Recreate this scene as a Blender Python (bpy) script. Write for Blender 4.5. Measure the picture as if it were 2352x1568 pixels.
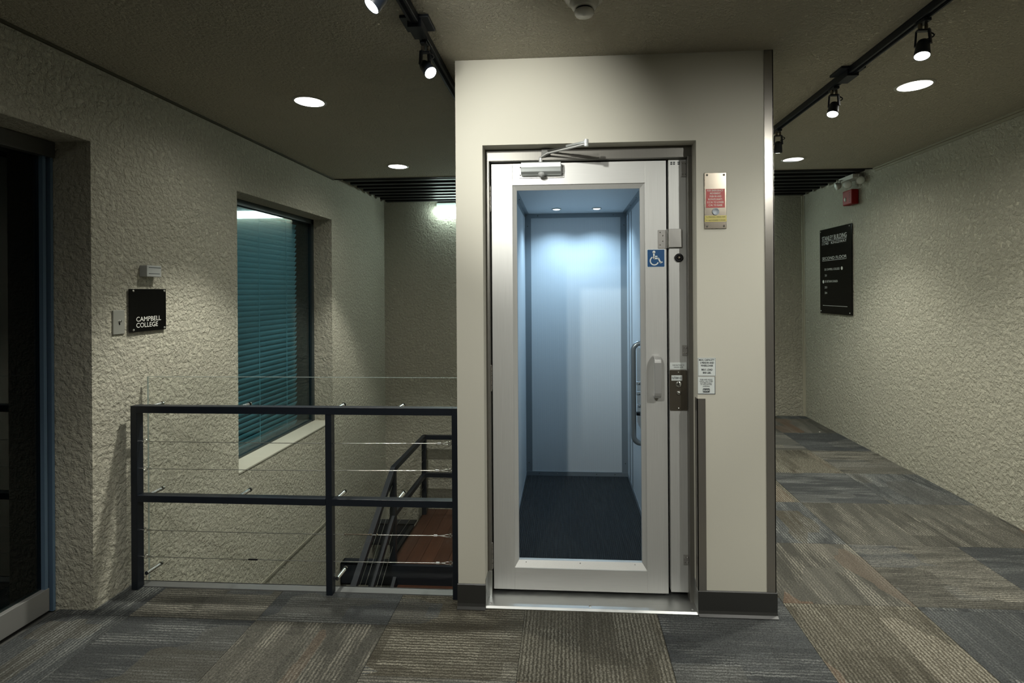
import bpy, bmesh, math, random
from mathutils import Vector, Matrix
random.seed(7)
S = bpy.context.scene
for o in list(bpy.data.objects): bpy.data.objects.remove(o)
COL = S.collection
PI = math.pi

# ---------------------------------------------------------------- camera
cam_d = bpy.data.cameras.new('camera'); cam = bpy.data.objects.new('camera', cam_d); COL.objects.link(cam)
S.camera = cam
cam_d.sensor_width = 36.0; cam_d.lens = 1208.0 / 2352 * 36
cam_d.shift_x = -47.4 / 2352; cam_d.shift_y = -116.4 / 2352
cam_d.clip_start = 0.05; cam_d.clip_end = 60
yaw, roll = 0.0627, -0.0065
F = Vector((-math.sin(yaw), math.cos(yaw), 0)); R = Vector((math.cos(yaw), math.sin(yaw), 0)); U = Vector((0, 0, 1))
R2 = math.cos(roll) * R + math.sin(roll) * U; U2 = -math.sin(roll) * R + math.cos(roll) * U
M = Matrix((R2, U2, -F)).transposed().to_4x4(); M.translation = (0, 0, 1.43)
cam.matrix_world = M

# ---------------------------------------------------------------- world, exposure
W = bpy.data.worlds.new('world'); S.world = W; W.use_nodes = True
W.node_tree.nodes['Background'].inputs[0].default_value = (0.02, 0.025, 0.03, 1)
W.node_tree.nodes['Background'].inputs[1].default_value = 0.3
S.view_settings.view_transform = 'Standard'; S.view_settings.look = 'None'
S.view_settings.gamma = 1.0; S.view_settings.use_curve_mapping = False
S.view_settings.exposure = 0.0
S.cycles.use_adaptive_sampling = True; S.cycles.adaptive_threshold = 0.04; S.cycles.max_bounces = 7; S.cycles.glossy_bounces = 3; S.cycles.transmission_bounces = 3
# lamp strengths (used by the lamp builders below)
DOWN_W = 30.0; DOWN_SPILL = 9.0; SPOT_W = 9.0; TUBE_E = 20.0; CAB_W = 5.2
LAMP_COL = (1.0, 0.985, 0.875); TUBE_COL = (0.80, 1.0, 0.93); CAB_COL = (0.53, 0.77, 1.0)

# ---------------------------------------------------------------- materials
def mat(name, col=(0.5, 0.5, 0.5), rough=0.5, metal=0.0, spec=0.5):
    m = bpy.data.materials.new(name); m.use_nodes = True
    b = m.node_tree.nodes['Principled BSDF']
    b.inputs['Base Color'].default_value = (*col, 1); b.inputs['Roughness'].default_value = rough
    b.inputs['Metallic'].default_value = metal; b.inputs['Specular IOR Level'].default_value = spec
    return m
def nd(m, t, **kw):
    n = m.node_tree.nodes.new(t)
    for k, v in kw.items(): setattr(n, k, v)
    return n
def lk(m, a, b): m.node_tree.links.new(a, b)
def bsdf(m): return m.node_tree.nodes['Principled BSDF']
def coords(m, scale=(1, 1, 1)):
    tc = nd(m, 'ShaderNodeTexCoord'); mp = nd(m, 'ShaderNodeMapping'); mp.inputs['Scale'].default_value = scale
    lk(m, tc.outputs['Object'], mp.inputs['Vector']); return mp.outputs['Vector']
def noise(m, vec, scale, detail=2, rough=0.5, dist=0.0):
    n = nd(m, 'ShaderNodeTexNoise'); n.inputs['Scale'].default_value = scale; n.inputs['Detail'].default_value = detail
    n.inputs['Roughness'].default_value = rough; n.inputs['Distortion'].default_value = dist
    lk(m, vec, n.inputs['Vector']); return n.outputs['Fac']
def ramp(m, fac, stops):
    r = nd(m, 'ShaderNodeValToRGB'); e = r.color_ramp.elements
    e[0].position, e[0].color = stops[0][0], (*stops[0][1], 1)
    e[1].position, e[1].color = stops[-1][0], (*stops[-1][1], 1)
    for p, c in stops[1:-1]:
        x = e.new(p); x.color = (*c, 1)
    lk(m, fac, r.inputs['Fac']); return r.outputs['Color']
def bump(m, h, strength, dist):
    b = nd(m, 'ShaderNodeBump'); b.inputs['Strength'].default_value = strength; b.inputs['Distance'].default_value = dist
    lk(m, h, b.inputs['Height']); lk(m, b.outputs['Normal'], bsdf(m).inputs['Normal'])
def math_n(m, op, a, b=None):
    n = nd(m, 'ShaderNodeMath', operation=op)
    for i, v in enumerate((a, b)):
        if v is None: continue
        if isinstance(v, (int, float)): n.inputs[i].default_value = v
        else: lk(m, v, n.inputs[i])
    return n.outputs[0]
def mixc(m, fac, a, b, mode='MIX'):
    n = nd(m, 'ShaderNodeMix', data_type='RGBA', blend_type=mode)
    for i, v in ((0, fac), (6, a), (7, b)):
        if isinstance(v, (int, float)): n.inputs[i].default_value = v
        elif isinstance(v, tuple): n.inputs[i].default_value = (*v, 1)
        else: lk(m, v, n.inputs[i])
    return n.outputs[2]

def stucco(name, c1, c2, sc, dist, strength=1.0, stretch=(1, 1, 1)):
    m = mat(name, c1, 0.9, spec=0.2); v = coords(m, stretch)
    n1 = noise(m, v, sc, 5, 0.62, 0.25); n2 = noise(m, v, sc * 0.4, 2, 0.5, 0.3)
    h = math_n(m, 'ADD', ramp_f(m, n1), math_n(m, 'MULTIPLY', n2, 0.7))
    bump(m, h, strength, dist)
    n3 = noise(m, v, 1.7, 3); lk(m, ramp(m, n3, [(0.3, c1), (0.75, c2)]), bsdf(m).inputs['Base Color'])
    return m
def ramp_f(m, fac):
    r = nd(m, 'ShaderNodeMapRange'); r.inputs[1].default_value = 0.33; r.inputs[2].default_value = 0.72
    r.interpolation_type = 'SMOOTHSTEP'; lk(m, fac, r.inputs[0]); return r.outputs[0]

STUCCO = stucco('stucco_wall', (0.47, 0.45, 0.365), (0.50, 0.48, 0.395), 42, 0.0115)
CEILT = stucco('textured_ceiling', (0.70, 0.655, 0.52), (0.74, 0.69, 0.55), 70, 0.020)
PAINT = mat('tower_paint', (0.58, 0.56, 0.48), 0.75, spec=0.25)
v = coords(PAINT); bump(PAINT, noise(PAINT, v, 350, 2), 0.12, 0.001)
SILL = mat('sill_paint', (0.37, 0.36, 0.30), 0.7)

def brushed(name, col, rough, axis=2, metal=1.0):
    m = mat(name, col, rough, metal)
    sc = [500, 500, 500]; sc[axis] = 6
    v = coords(m, tuple(sc)); n = noise(m, v, 1.0, 2)
    bump(m, n, 0.06, 0.0005)
    lk(m, ramp(m, n, [(0.3, tuple(c * 0.96 for c in col)), (0.7, tuple(min(1, c * 1.05) for c in col))]), bsdf(m).inputs['Base Color'])
    return m
STEEL = brushed('stainless_steel', (0.31, 0.29, 0.26), 0.27, 2, 0.72)
CATCH = brushed('satin_catch_metal', (0.34, 0.33, 0.31), 0.4, 2, 0.4)
STEEL_DARK = brushed('aged_stainless_plate', (0.20, 0.175, 0.14), 0.26, 2, 0.75)
THRESH = brushed('threshold_metal', (0.62, 0.63, 0.62), 0.38, 0)
vv = coords(THRESH)
lk(THRESH, ramp(THRESH, noise(THRESH, vv, 9, 3), [(0.3, (0.30,) * 3), (0.7, (0.48,) * 3)]), bsdf(THRESH).inputs['Roughness'])
ALU = brushed('satin_aluminium', (0.56, 0.56, 0.54), 0.45, 2, 0.35)
FRAMEM = brushed('door_frame_metal', (0.17, 0.163, 0.145), 0.42, 2, 0.5)
ALUX = brushed('satin_aluminium_rail', (0.56, 0.56, 0.54), 0.45, 0, 0.35)
CHROME = mat('chrome', (0.85, 0.85, 0.85), 0.12, 1.0)
PEGM = mat('polished_standoff', (0.72, 0.72, 0.73), 0.22, 1.0)
BLACKP = mat('black_rail_paint', (0.008, 0.011, 0.017), 0.42, spec=0.4)
BLACKM = mat('matt_black', (0.006, 0.006, 0.007), 0.5, spec=0.3)
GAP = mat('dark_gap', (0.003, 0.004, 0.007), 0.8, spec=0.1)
RUBBER = mat('rubber_base', (0.030, 0.030, 0.028), 0.38)
v = coords(RUBBER); bump(RUBBER, noise(RUBBER, v, 40, 3), 0.15, 0.002)
NOSE = mat('edge_strip_metal', (0.20, 0.205, 0.205), 0.45, 0.4)
BRONZE = mat('door_bronze', (0.075, 0.075, 0.068), 0.45, 0.4)
DOORGREY = mat('glass_door_metal', (0.30, 0.30, 0.29), 0.42, 0.5)
BLUEEDGE = mat('blue_grey_edge', (0.16, 0.25, 0.36), 0.35, 0.5)
PLASTIC_W = mat('off_white_plastic', (0.50, 0.49, 0.44), 0.35)
PLASTIC_G = mat('grey_plastic', (0.34, 0.35, 0.34), 0.45)
SWITCH = mat('brushed_switch_plate', (0.36, 0.36, 0.33), 0.4, 0.5)
SIGNBLK = mat('black_acrylic', (0.003, 0.003, 0.003), 0.10, spec=0.25)
LETTER = mat('light_lettering', (0.62, 0.62, 0.58), 0.5)
LETTER_D = mat('dark_lettering', (0.03, 0.035, 0.04), 0.6)
WHITE = mat('white_sticker', (0.68, 0.72, 0.70), 0.5)
REDST = mat('red_sticker', (0.42, 0.022, 0.015), 0.45)
YELST = mat('yellow_sticker', (0.56, 0.48, 0.10), 0.45)
BLUEST = mat('blue_sticker', (0.004, 0.065, 0.19), 0.4)
CREAM = mat('cream_lettering', (0.75, 0.68, 0.60), 0.5)
REDBOX = mat('red_alarm_plastic', (0.22, 0.008, 0.006), 0.55, spec=0.25)
LENSG = mat('clear_lens_plastic', (0.75, 0.78, 0.75), 0.15)
DETECT = mat('detector_plastic', (0.52, 0.51, 0.45), 0.25)
COND = mat('cable_steel', (0.55, 0.55, 0.52), 0.3, 1.0)
CRIMP = mat('bright_crimp', (0.9, 0.9, 0.9), 0.35, 0.6)
BLINDM = mat('blind_slat', (0.72, 0.74, 0.70), 0.45)
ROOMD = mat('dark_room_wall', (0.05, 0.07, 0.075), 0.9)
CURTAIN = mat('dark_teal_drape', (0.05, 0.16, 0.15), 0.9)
COVE = mat('reflector_can', (0.85, 0.87, 0.87), 0.15, 0.9)
TRIMRING = mat('downlight_ring', (0.42, 0.41, 0.35), 0.4)
CABTRIM = mat('cab_trim', (0.26, 0.29, 0.31), 0.45, 0.35)

CABW = mat('cab_pinstripe_panel', (0.55, 0.585, 0.61), 0.6)
v = coords(CABW); sx = nd(CABW, 'ShaderNodeSeparateXYZ'); lk(CABW, v, sx.inputs[0])
st = math_n(CABW, 'SINE', math_n(CABW, 'MULTIPLY', math_n(CABW, 'ADD', sx.outputs[0], sx.outputs[1]), 2 * PI / 0.0075))
stn = math_n(CABW, 'MULTIPLY', st, noise(CABW, coords(CABW, (60, 60, 1.5)), 1.0, 2))
lk(CABW, ramp(CABW, math_n(CABW, 'ADD', math_n(CABW, 'MULTIPLY', stn, 0.5), 0.5), [(0.2, (0.56, 0.59, 0.61)), (0.8, (0.68, 0.70, 0.71))]), bsdf(CABW).inputs['Base Color'])
CABP = mat('cab_plain_panel', (0.60, 0.63, 0.65), 0.45)

MAT_F = mat('ribbed_cab_mat', (0.018, 0.022, 0.024), 0.75)
v = coords(MAT_F); sx = nd(MAT_F, 'ShaderNodeSeparateXYZ'); lk(MAT_F, v, sx.inputs[0])
rb = math_n(MAT_F, 'ADD', math_n(MAT_F, 'SINE', math_n(MAT_F, 'MULTIPLY', sx.outputs[0], 2 * PI / 0.011)), math_n(MAT_F, 'MULTIPLY', noise(MAT_F, v, 60, 2), 0.8))
bump(MAT_F, rb, 0.8, 0.004)
lk(MAT_F, ramp(MAT_F, noise(MAT_F, coords(MAT_F, (80, 8, 1)), 1, 3), [(0.35, (0.012, 0.015, 0.017)), (0.8, (0.032, 0.037, 0.038))]), bsdf(MAT_F).inputs['Base Color'])

def wood_mat(i):
    m = mat('stair_wood_%d' % i, (0.1, 0.03, 0.015), 0.45)
    k = (0.85, 1.0, 1.15)[i]
    n = noise(m, coords(m, (30, 2, 10)), 1.5, 4, 0.6, 0.5)
    lk(m, ramp(m, n, [(0.3, (0.040 * k, 0.0135 * k, 0.006 * k)), (0.7, (0.068 * k, 0.025 * k, 0.012 * k))]), bsdf(m).inputs['Base Color'])
    return m
WOODS = [wood_mat(i) for i in range(3)]

def glass(name, tint, ior=1.5, rough=0.0):
    m = bpy.data.materials.new(name); m.use_nodes = True; nt = m.node_tree; nt.nodes.clear()
    out = nt.nodes.new('ShaderNodeOutputMaterial'); mx = nt.nodes.new('ShaderNodeMixShader'); fr = nt.nodes.new('ShaderNodeFresnel')
    ge_ = nt.nodes.new('ShaderNodeNewGeometry'); io = nt.nodes.new('ShaderNodeMapRange')
    io.inputs[3].default_value = ior; io.inputs[4].default_value = 1.0 / ior      # keep the same index on the way out of the pane
    nt.links.new(ge_.outputs['Backfacing'], io.inputs[0]); nt.links.new(io.outputs[0], fr.inputs['IOR'])
    tr = nt.nodes.new('ShaderNodeBsdfTransparent'); tr.inputs[0].default_value = (*tint, 1)
    gl = nt.nodes.new('ShaderNodeBsdfGlossy'); gl.inputs['Roughness'].default_value = rough; gl.inputs[0].default_value = (1, 1, 1, 1)
    nt.links.new(fr.outputs[0], mx.inputs[0]); nt.links.new(tr.outputs[0], mx.inputs[1]); nt.links.new(gl.outputs[0], mx.inputs[2])
    nt.links.new(mx.outputs[0], out.inputs[0]); return m
GL_CLEAR = glass('clear_glass', (0.985, 0.995, 0.99), 1.35)
GL_DOOR = glass('lift_door_glass', (0.97, 0.985, 0.985), 1.2)
GL_TEAL = glass('teal_tinted_glass', (0.59, 0.80, 0.87), 1.5)
GL_DARK = glass('dark_tinted_glass', (0.22, 0.36, 0.37), 1.45)
GL_EDGE = mat('glass_edge', (0.35, 0.42, 0.40), 0.2); bsdf(GL_EDGE).inputs['Alpha'].default_value = 0.6

def emis(name, col, s):
    m = mat(name, (0.8, 0.8, 0.8), 0.5); b = bsdf(m)
    b.inputs['Emission Color'].default_value = (*col, 1); b.inputs['Emission Strength'].default_value = s; return m
E_DOWN = emis('downlight_lamp_glow', (1, 0.98, 0.93), 6.0)
E_DIM = emis('downlight_reflector_glow', (0.93, 0.98, 0.95), 0.75)
E_SPOT = emis('spot_lamp_glow', (0.97, 1, 0.98), 12.0)
E_TUBE = emis('fluorescent_diffuser', TUBE_COL, TUBE_E)
E_PUCK = emis('cab_lamp_glow', (0.85, 0.94, 1.0), 9.0)

# carpet: each material is one colourway, ribs run along its own axis
def carpet(name, base, light, accent, ax, lo=0.40):
    m = mat(name, base, 0.95, spec=0.1)
    tc = nd(m, 'ShaderNodeTexCoord'); oi = nd(m, 'ShaderNodeObjectInfo')
    sx = nd(m, 'ShaderNodeSeparateXYZ'); lk(m, tc.outputs['Object'], sx.inputs[0])
    off = math_n(m, 'MULTIPLY', oi.outputs['Random'], 37.0)
    cb = nd(m, 'ShaderNodeCombineXYZ'); lk(m, sx.outputs[0], cb.inputs[0]); lk(m, sx.outputs[1], cb.inputs[1]); lk(m, off, cb.inputs[2])
    mp = nd(m, 'ShaderNodeMapping'); mp.inputs['Scale'].default_value = (9, 1.4, 1) if ax == 0 else (1.4, 9, 1)
    lk(m, cb.outputs[0], mp.inputs['Vector'])
    fine = noise(m, cb.outputs[0], 170, 3, 0.65)
    # block pattern inside the tile
    vo = nd(m, 'ShaderNodeTexVoronoi', distance='CHEBYCHEV'); vo.inputs['Scale'].default_value = 3.1
    mp2 = nd(m, 'ShaderNodeMapping'); mp2.inputs['Scale'].default_value = (1.5, 0.7, 1) if ax == 0 else (0.7, 1.5, 1)
    lk(m, cb.outputs[0], mp2.inputs['Vector']); lk(m, mp2.outputs[0], vo.inputs['Vector'])
    sc = nd(m, 'ShaderNodeSeparateColor'); lk(m, vo.outputs['Color'], sc.inputs[0])
    wob = math_n(m, 'MULTIPLY', math_n(m, 'SUBTRACT', noise(m, cb.outputs[0], 55, 2), 0.5), 0.014)
    s = math_n(m, 'SINE', math_n(m, 'MULTIPLY', math_n(m, 'ADD', sx.outputs[ax], wob), 2 * PI / 0.0155))
    rib = math_n(m, 'ADD', math_n(m, 'MULTIPLY', s, 0.5), 0.5)
    patch = nd(m, 'ShaderNodeMapRange'); patch.inputs[1].default_value = lo; patch.inputs[2].default_value = lo + 0.2; lk(m, noise(m, mp.outputs[0], 1.6, 3, 0.6), patch.inputs[0])
    amt = math_n(m, 'MULTIPLY', math_n(m, 'MULTIPLY', rib, patch.outputs[0]), math_n(m, 'ADD', math_n(m, 'MULTIPLY', sc.outputs[0], 0.8), 0.2))
    amt = math_n(m, 'MULTIPLY', amt, math_n(m, 'ADD', math_n(m, 'MULTIPLY', fine, 1.3), 0.25))
    blk = ramp(m, sc.outputs[1], [(0.0, base), (0.5, tuple(b * 0.8 for b in base)), (0.8, tuple(b * 1.25 for b in base)), (1.0, accent)])
    col = mixc(m, amt, blk, light)
    col = mixc(m, 0.85, col, ramp(m, fine, [(0.3, (0.35,) * 3), (0.75, (1.45,) * 3)]), 'MULTIPLY')
    lk(m, col, bsdf(m).inputs['Base Color'])
    bump(m, math_n(m, 'ADD', rib, fine), 0.55, 0.003)
    return m
BR = (0.064, 0.058, 0.044); LT = (0.235, 0.222, 0.18); RU = (0.10, 0.072, 0.052); BL = (0.057, 0.0605, 0.061); GR = (0.072, 0.070, 0.060)
CARPETS = [carpet('carpet_brown_x', BR, LT, RU, 0, 0.30), carpet('carpet_brown_y', BR, LT, BL, 1, 0.34),
           carpet('carpet_slate_x', BL, (0.22, 0.225, 0.21), BR, 0, 0.42), carpet('carpet_slate_y', BL, (0.20, 0.205, 0.195), GR, 1, 0.45),
           carpet('carpet_grey_x', GR, (0.25, 0.235, 0.195), RU, 0, 0.42), carpet('carpet_grey_y', GR, (0.27, 0.255, 0.215), BL, 1, 0.38)]

# ---------------------------------------------------------------- mesh helpers
ORG = {}
class MB:
    def __init__(s): s.v = []; s.f = []; s.sm = []
    def add(s, vs, fs, smooth=False):
        n = len(s.v); s.v += [Vector(p) for p in vs]; s.f += [tuple(n + i for i in f) for f in fs]; s.sm += [smooth] * len(fs); return s
    def box(s, x0, x1, y0, y1, z0, z1, c=0.0):
        if c <= 0:
            vs = [(x, y, z) for x in (x0, x1) for y in (y0, y1) for z in (z0, z1)]
            return s.add(vs, [(0, 1, 3, 2), (4, 6, 7, 5), (0, 4, 5, 1), (2, 3, 7, 6), (0, 2, 6, 4), (1, 5, 7, 3)])
        bm = bmesh.new(); bmesh.ops.create_cube(bm, size=1)
        bmesh.ops.transform(bm, matrix=Matrix.Translation(((x0 + x1) / 2, (y0 + y1) / 2, (z0 + z1) / 2)) @ Matrix.Diagonal((abs(x1 - x0), abs(y1 - y0), abs(z1 - z0), 1)), verts=bm.verts)
        bmesh.ops.bevel(bm, geom=bm.edges[:] , offset=c, segments=2, affect='EDGES', profile=0.5)
        return s.bm(bm)
    def bm(s, bm):
        bm.verts.index_update(); vs = [v.co.copy() for v in bm.verts]; fs = [tuple(v.index for v in f.verts) for f in bm.faces]; bm.free(); return s.add(vs, fs)
    def bar(s, a, b, w, h, up=(0, 0, 1)):
        a, b = Vector(a), Vector(b); d = (b - a).normalized(); u = Vector(up)
        if abs(d.dot(u)) > 0.98: u = Vector((0, 1, 0))
        r = d.cross(u).normalized(); u = r.cross(d).normalized()
        vs = [p + r * i * w / 2 + u * j * h / 2 for p in (a, b) for i, j in ((-1, -1), (1, -1), (1, 1), (-1, 1))]
        return s.add(vs, [(0, 1, 2, 3), (4, 7, 6, 5), (0, 4, 5, 1), (1, 5, 6, 2), (2, 6, 7, 3), (3, 7, 4, 0)])
    def cone(s, a, b, r0, r1, n=20, caps=True, smooth=True):
        a, b = Vector(a), Vector(b); d = (b - a).normalized(); u = Vector((0, 0, 1)) if abs(d.z) < 0.9 else Vector((1, 0, 0))
        r = d.cross(u).normalized(); u = r.cross(d)
        ring = [r * math.cos(2 * PI * i / n) + u * math.sin(2 * PI * i / n) for i in range(n)]
        s.add([a + q * r0 for q in ring] + [b + q * r1 for q in ring], [(i, (i + 1) % n, n + (i + 1) % n, n + i) for i in range(n)], smooth)
        if caps: s.add([a + q * r0 for q in ring], [tuple(range(n))[::-1]]); s.add([b + q * r1 for q in ring], [tuple(range(n))])
        return s
    def tube(s, pts, r, n=8, closed=False):
        pts = [Vector(p) for p in pts]; rings = []; pu = None
        for i, p in enumerate(pts):
            a = pts[i - 1] if (i > 0 or closed) else p; b = pts[(i + 1) % len(pts)] if (i < len(pts) - 1 or closed) else p
            d = (b - a).normalized()
            if pu is None: pu = Vector((0, 0, 1)) if abs(d.z) < 0.9 else Vector((1, 0, 0))
            rr = d.cross(pu).normalized(); pu = rr.cross(d).normalized()
            rings.append([p + (rr * math.cos(2 * PI * k / n) + pu * math.sin(2 * PI * k / n)) * r for k in range(n)])
        vs = [q for g in rings for q in g]; m = len(pts); fs = []
        for i in range(m if closed else m - 1):
            j = (i + 1) % m
            fs += [(i * n + k, i * n + (k + 1) % n, j * n + (k + 1) % n, j * n + k) for k in range(n)]
        s.add(vs, fs, True)
        if not closed: s.add(rings[0], [tuple(range(n))[::-1]]); s.add(rings[-1], [tuple(range(n))])
        return s
    def lathe(s, prof, o, axis=(0, 0, 1), n=32, smooth=True):
        # prof: list of (radius, height along axis)
        o = Vector(o); d = Vector(axis).normalized(); u = Vector((1, 0, 0)) if abs(d.x) < 0.9 else Vector((0, 0, 1))
        r = d.cross(u).normalized(); u = r.cross(d)
        vs = [o + d * h + (r * math.cos(2 * PI * k / n) + u * math.sin(2 * PI * k / n)) * q for q, h in prof for k in range(n)]
        fs = [(i * n + k, i * n + (k + 1) % n, (i + 1) * n + (k + 1) % n, (i + 1) * n + k) for i in range(len(prof) - 1) for k in range(n)]
        return s.add(vs, fs, smooth)
    def ball(s, c, r, n=10, sq=(1, 1, 1)):
        pr = [(math.sin(PI * i / n) * r, -math.cos(PI * i / n) * r) for i in range(n + 1)]
        k = len(s.v); s.lathe(pr, (0, 0, 0), (0, 0, 1), 14)
        for i in range(k, len(s.v)): s.v[i] = Vector((s.v[i].x * sq[0] + c[0], s.v[i].y * sq[1] + c[1], s.v[i].z * sq[2] + c[2]))
        return s
    def prism(s, pts, ax, d):
        # polygon pts (3d) extruded by vector d
        n = len(pts); a = [Vector(p) for p in pts]; b = [p + Vector(d) for p in a]
        return s.add(a + b, [tuple(range(n))[::-1], tuple(range(n, 2 * n))] + [(i, (i + 1) % n, n + (i + 1) % n, n + i) for i in range(n)])
    def build(s, name, m, parent=None, bevel=0.0):
        o3 = ORG.get(parent.name, Vector((0, 0, 0))) if parent else Vector((0, 0, 0))
        me = bpy.data.meshes.new(name); me.from_pydata([v - o3 for v in s.v], [], s.f)
        me.polygons.foreach_set('use_smooth', s.sm)
        me.materials.append(m); me.update()
        bm = bmesh.new(); bm.from_mesh(me); bmesh.ops.remove_doubles(bm, verts=bm.verts, dist=1e-6) if not any(s.sm) else None
        bmesh.ops.recalc_face_normals(bm, faces=bm.faces); bm.to_mesh(me); bm.free()
        o = bpy.data.objects.new(name, me); COL.objects.link(o)
        if parent: o.parent = parent; ORG[o.name] = o3
        if bevel:
            md = o.modifiers.new('bevel', 'BEVEL'); md.width = bevel; md.segments = 2; md.limit_method = 'ANGLE'
        return o
def tag(o, label, cat, group=None):
    o['label'] = label; o['category'] = cat
    if group: o['group'] = group
    return o
def thing(name, label, cat, loc=(0, 0, 0), group=None):
    o = bpy.data.objects.new(name, None); COL.objects.link(o); o.location = loc; o.empty_display_size = 0.05
    ORG[o.name] = Vector(loc); return tag(o, label, cat, group)
def struct(o, label=None, cat=None):
    o['kind'] = 'structure'
    if label: o['label'] = label
    if cat: o['category'] = cat
    return o
def structE(name, label, cat, loc=(0, 0, 0)):
    return struct(thing(name, label, cat, loc))
def dup(root, delta, label, group=None):
    d = Vector(delta)
    r = root.copy(); COL.objects.link(r); r.location = root.location + d; r['label'] = label
    if group: r['group'] = group
    for ch in list(root.children):
        c = ch.copy(); COL.objects.link(c); c.parent = r; c.matrix_parent_inverse = ch.matrix_parent_inverse.copy()
        for g in list(ch.children):
            e = g.copy(); COL.objects.link(e); e.parent = c
    return r

# planes for signs: origin o, right r, up u, normal = out of the wall
class Plane:
    def __init__(s, o, r): s.o = Vector(o); s.r = Vector(r); s.u = Vector((0, 0, 1)); s.n = s.r.cross(s.u)
    def p(s, a, b, h=0.0): return s.o + s.r * a + s.u * b + s.n * h
    def rect(s, mb, a0, a1, b0, b1, h0, h1):
        vs = [s.p(a, b, h) for h in (h0, h1) for a, b in ((a0, b0), (a1, b0), (a1, b1), (a0, b1))]
        return mb.add(vs, [(3, 2, 1, 0), (4, 5, 6, 7), (0, 1, 5, 4), (1, 2, 6, 5), (2, 3, 7, 6), (3, 0, 4, 7)])
    def rrect(s, mb, a0, a1, b0, b1, h0, h1, rad=0.004, k=4):
        pts = []
        for cx, cy, t0 in ((a1 - rad, b0 + rad, -90), (a1 - rad, b1 - rad, 0), (a0 + rad, b1 - rad, 90), (a0 + rad, b0 + rad, 180)):
            for i in range(k + 1):
                t = math.radians(t0 + 90 * i / k); pts.append((cx + rad * math.cos(t), cy + rad * math.sin(t)))
        return mb.prism([s.p(a, b, h0) for a, b in pts], None, s.n * (h1 - h0))
    def screw(s, mb, a, b, h, r=0.004):
        return mb.lathe([(r, 0), (r, r * 0.3), (r * 0.7, r * 0.7), (0.0001, r * 0.85)], s.p(a, b, h), s.n, 12)
TOWER = Plane((0, 2.357, 0), (1, 0, 0)); LEAF = Plane((0, 2.465, 0), (1, 0, 0))
LEFT = Plane((-2.139, 0, 0), (0, 1, 0)); RIGHT = Plane((2.684, 0, 0), (0, -1, 0))

def text_mb(mb, s, plane, a0, a1, b0, b1, h, bold=0.0, th=0.0004):
    cu = bpy.data.curves.new('t', 'FONT'); cu.body = s; cu.resolution_u = 3; cu.offset = bold
    ob = bpy.data.objects.new('t', cu); me = bpy.data.meshes.new_from_object(ob)
    xs = [v.co.x for v in me.vertices]; ys = [v.co.y for v in me.vertices]
    x0, x1, y0, y1 = min(xs), max(xs), min(ys), max(ys)
    vs = [plane.p(a0 + (v.co.x - x0) / (x1 - x0) * (a1 - a0), b0 + (v.co.y - y0) / (y1 - y0) * (b1 - b0), h) for v in me.vertices]
    mb.add(vs, [tuple(p.vertices) for p in me.polygons])
    bpy.data.objects.remove(ob); bpy.data.curves.remove(cu); bpy.data.meshes.remove(me); return mb
def text_part(s_list, plane, h, m, parent, name='lettering', bold=0.02):
    mb = MB()
    for (s, a0, a1, b0, b1) in s_list: text_mb(mb, s, plane, a0, a1, b0, b1, h, bold)
    o = MB.build_raw(mb, name, m, parent, plane); return o
def build_raw(mb, name, m, parent, plane):
    o3 = ORG.get(parent.name, Vector((0, 0, 0)))
    me = bpy.data.meshes.new(name); me.from_pydata([v - o3 for v in mb.v], [], mb.f); me.materials.append(m); me.update()
    o = bpy.data.objects.new(name, me); COL.objects.link(o); o.parent = parent; ORG[o.name] = o3; return o
MB.build_raw = staticmethod(build_raw)

# ---------------------------------------------------------------- room shell
XL, XR, YB, H, YR = -2.139, 2.684, 6.103, 2.474, -2.6
ZT, ZB = 3.1, -3.0
T = 0.24      # wall thickness
DY0, DY1, DZ = 0.35, 2.247, 2.118      # left door opening
WY0, WY1, WZ0, WZ1 = 3.308, 4.700, 0.250, 2.095
REV = 0.183
w = MB()
w.box(XL - T, XL, YR, DY0, ZB, ZT)
w.box(XL - T, XL, DY0, DY1, ZB, -0.02)
w.box(XL - T, XL, DY0, DY1, DZ, ZT)
w.box(XL - T, XL, DY1, WY0, ZB, ZT)
w.box(XL - T, XL, WY0, WY1, ZB, WZ0)
w.box(XL - T, XL, WY0, WY1, WZ1, ZT)
w.box(XL - T, XL, WY1, YB + 0.2, ZB, ZT)
struct(w.build('wall_left', STUCCO), 'left wall of coarse beige sprayed stucco', 'wall')
struct(MB().box(XR, XR + 0.2, YR, YB + 0.2, ZB, ZT).build('wall_right', STUCCO), 'right wall of coarse beige sprayed stucco', 'wall')
struct(MB().box(XL, XR, YB, YB + 0.2, ZB, ZT).build('wall_back', STUCCO), 'far end wall of beige stucco', 'wall')
struct(MB().box(XL, XR, YR - 0.2, YR, ZB, ZT).build('wall_rear', STUCCO), 'wall behind the viewer', 'wall')
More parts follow.
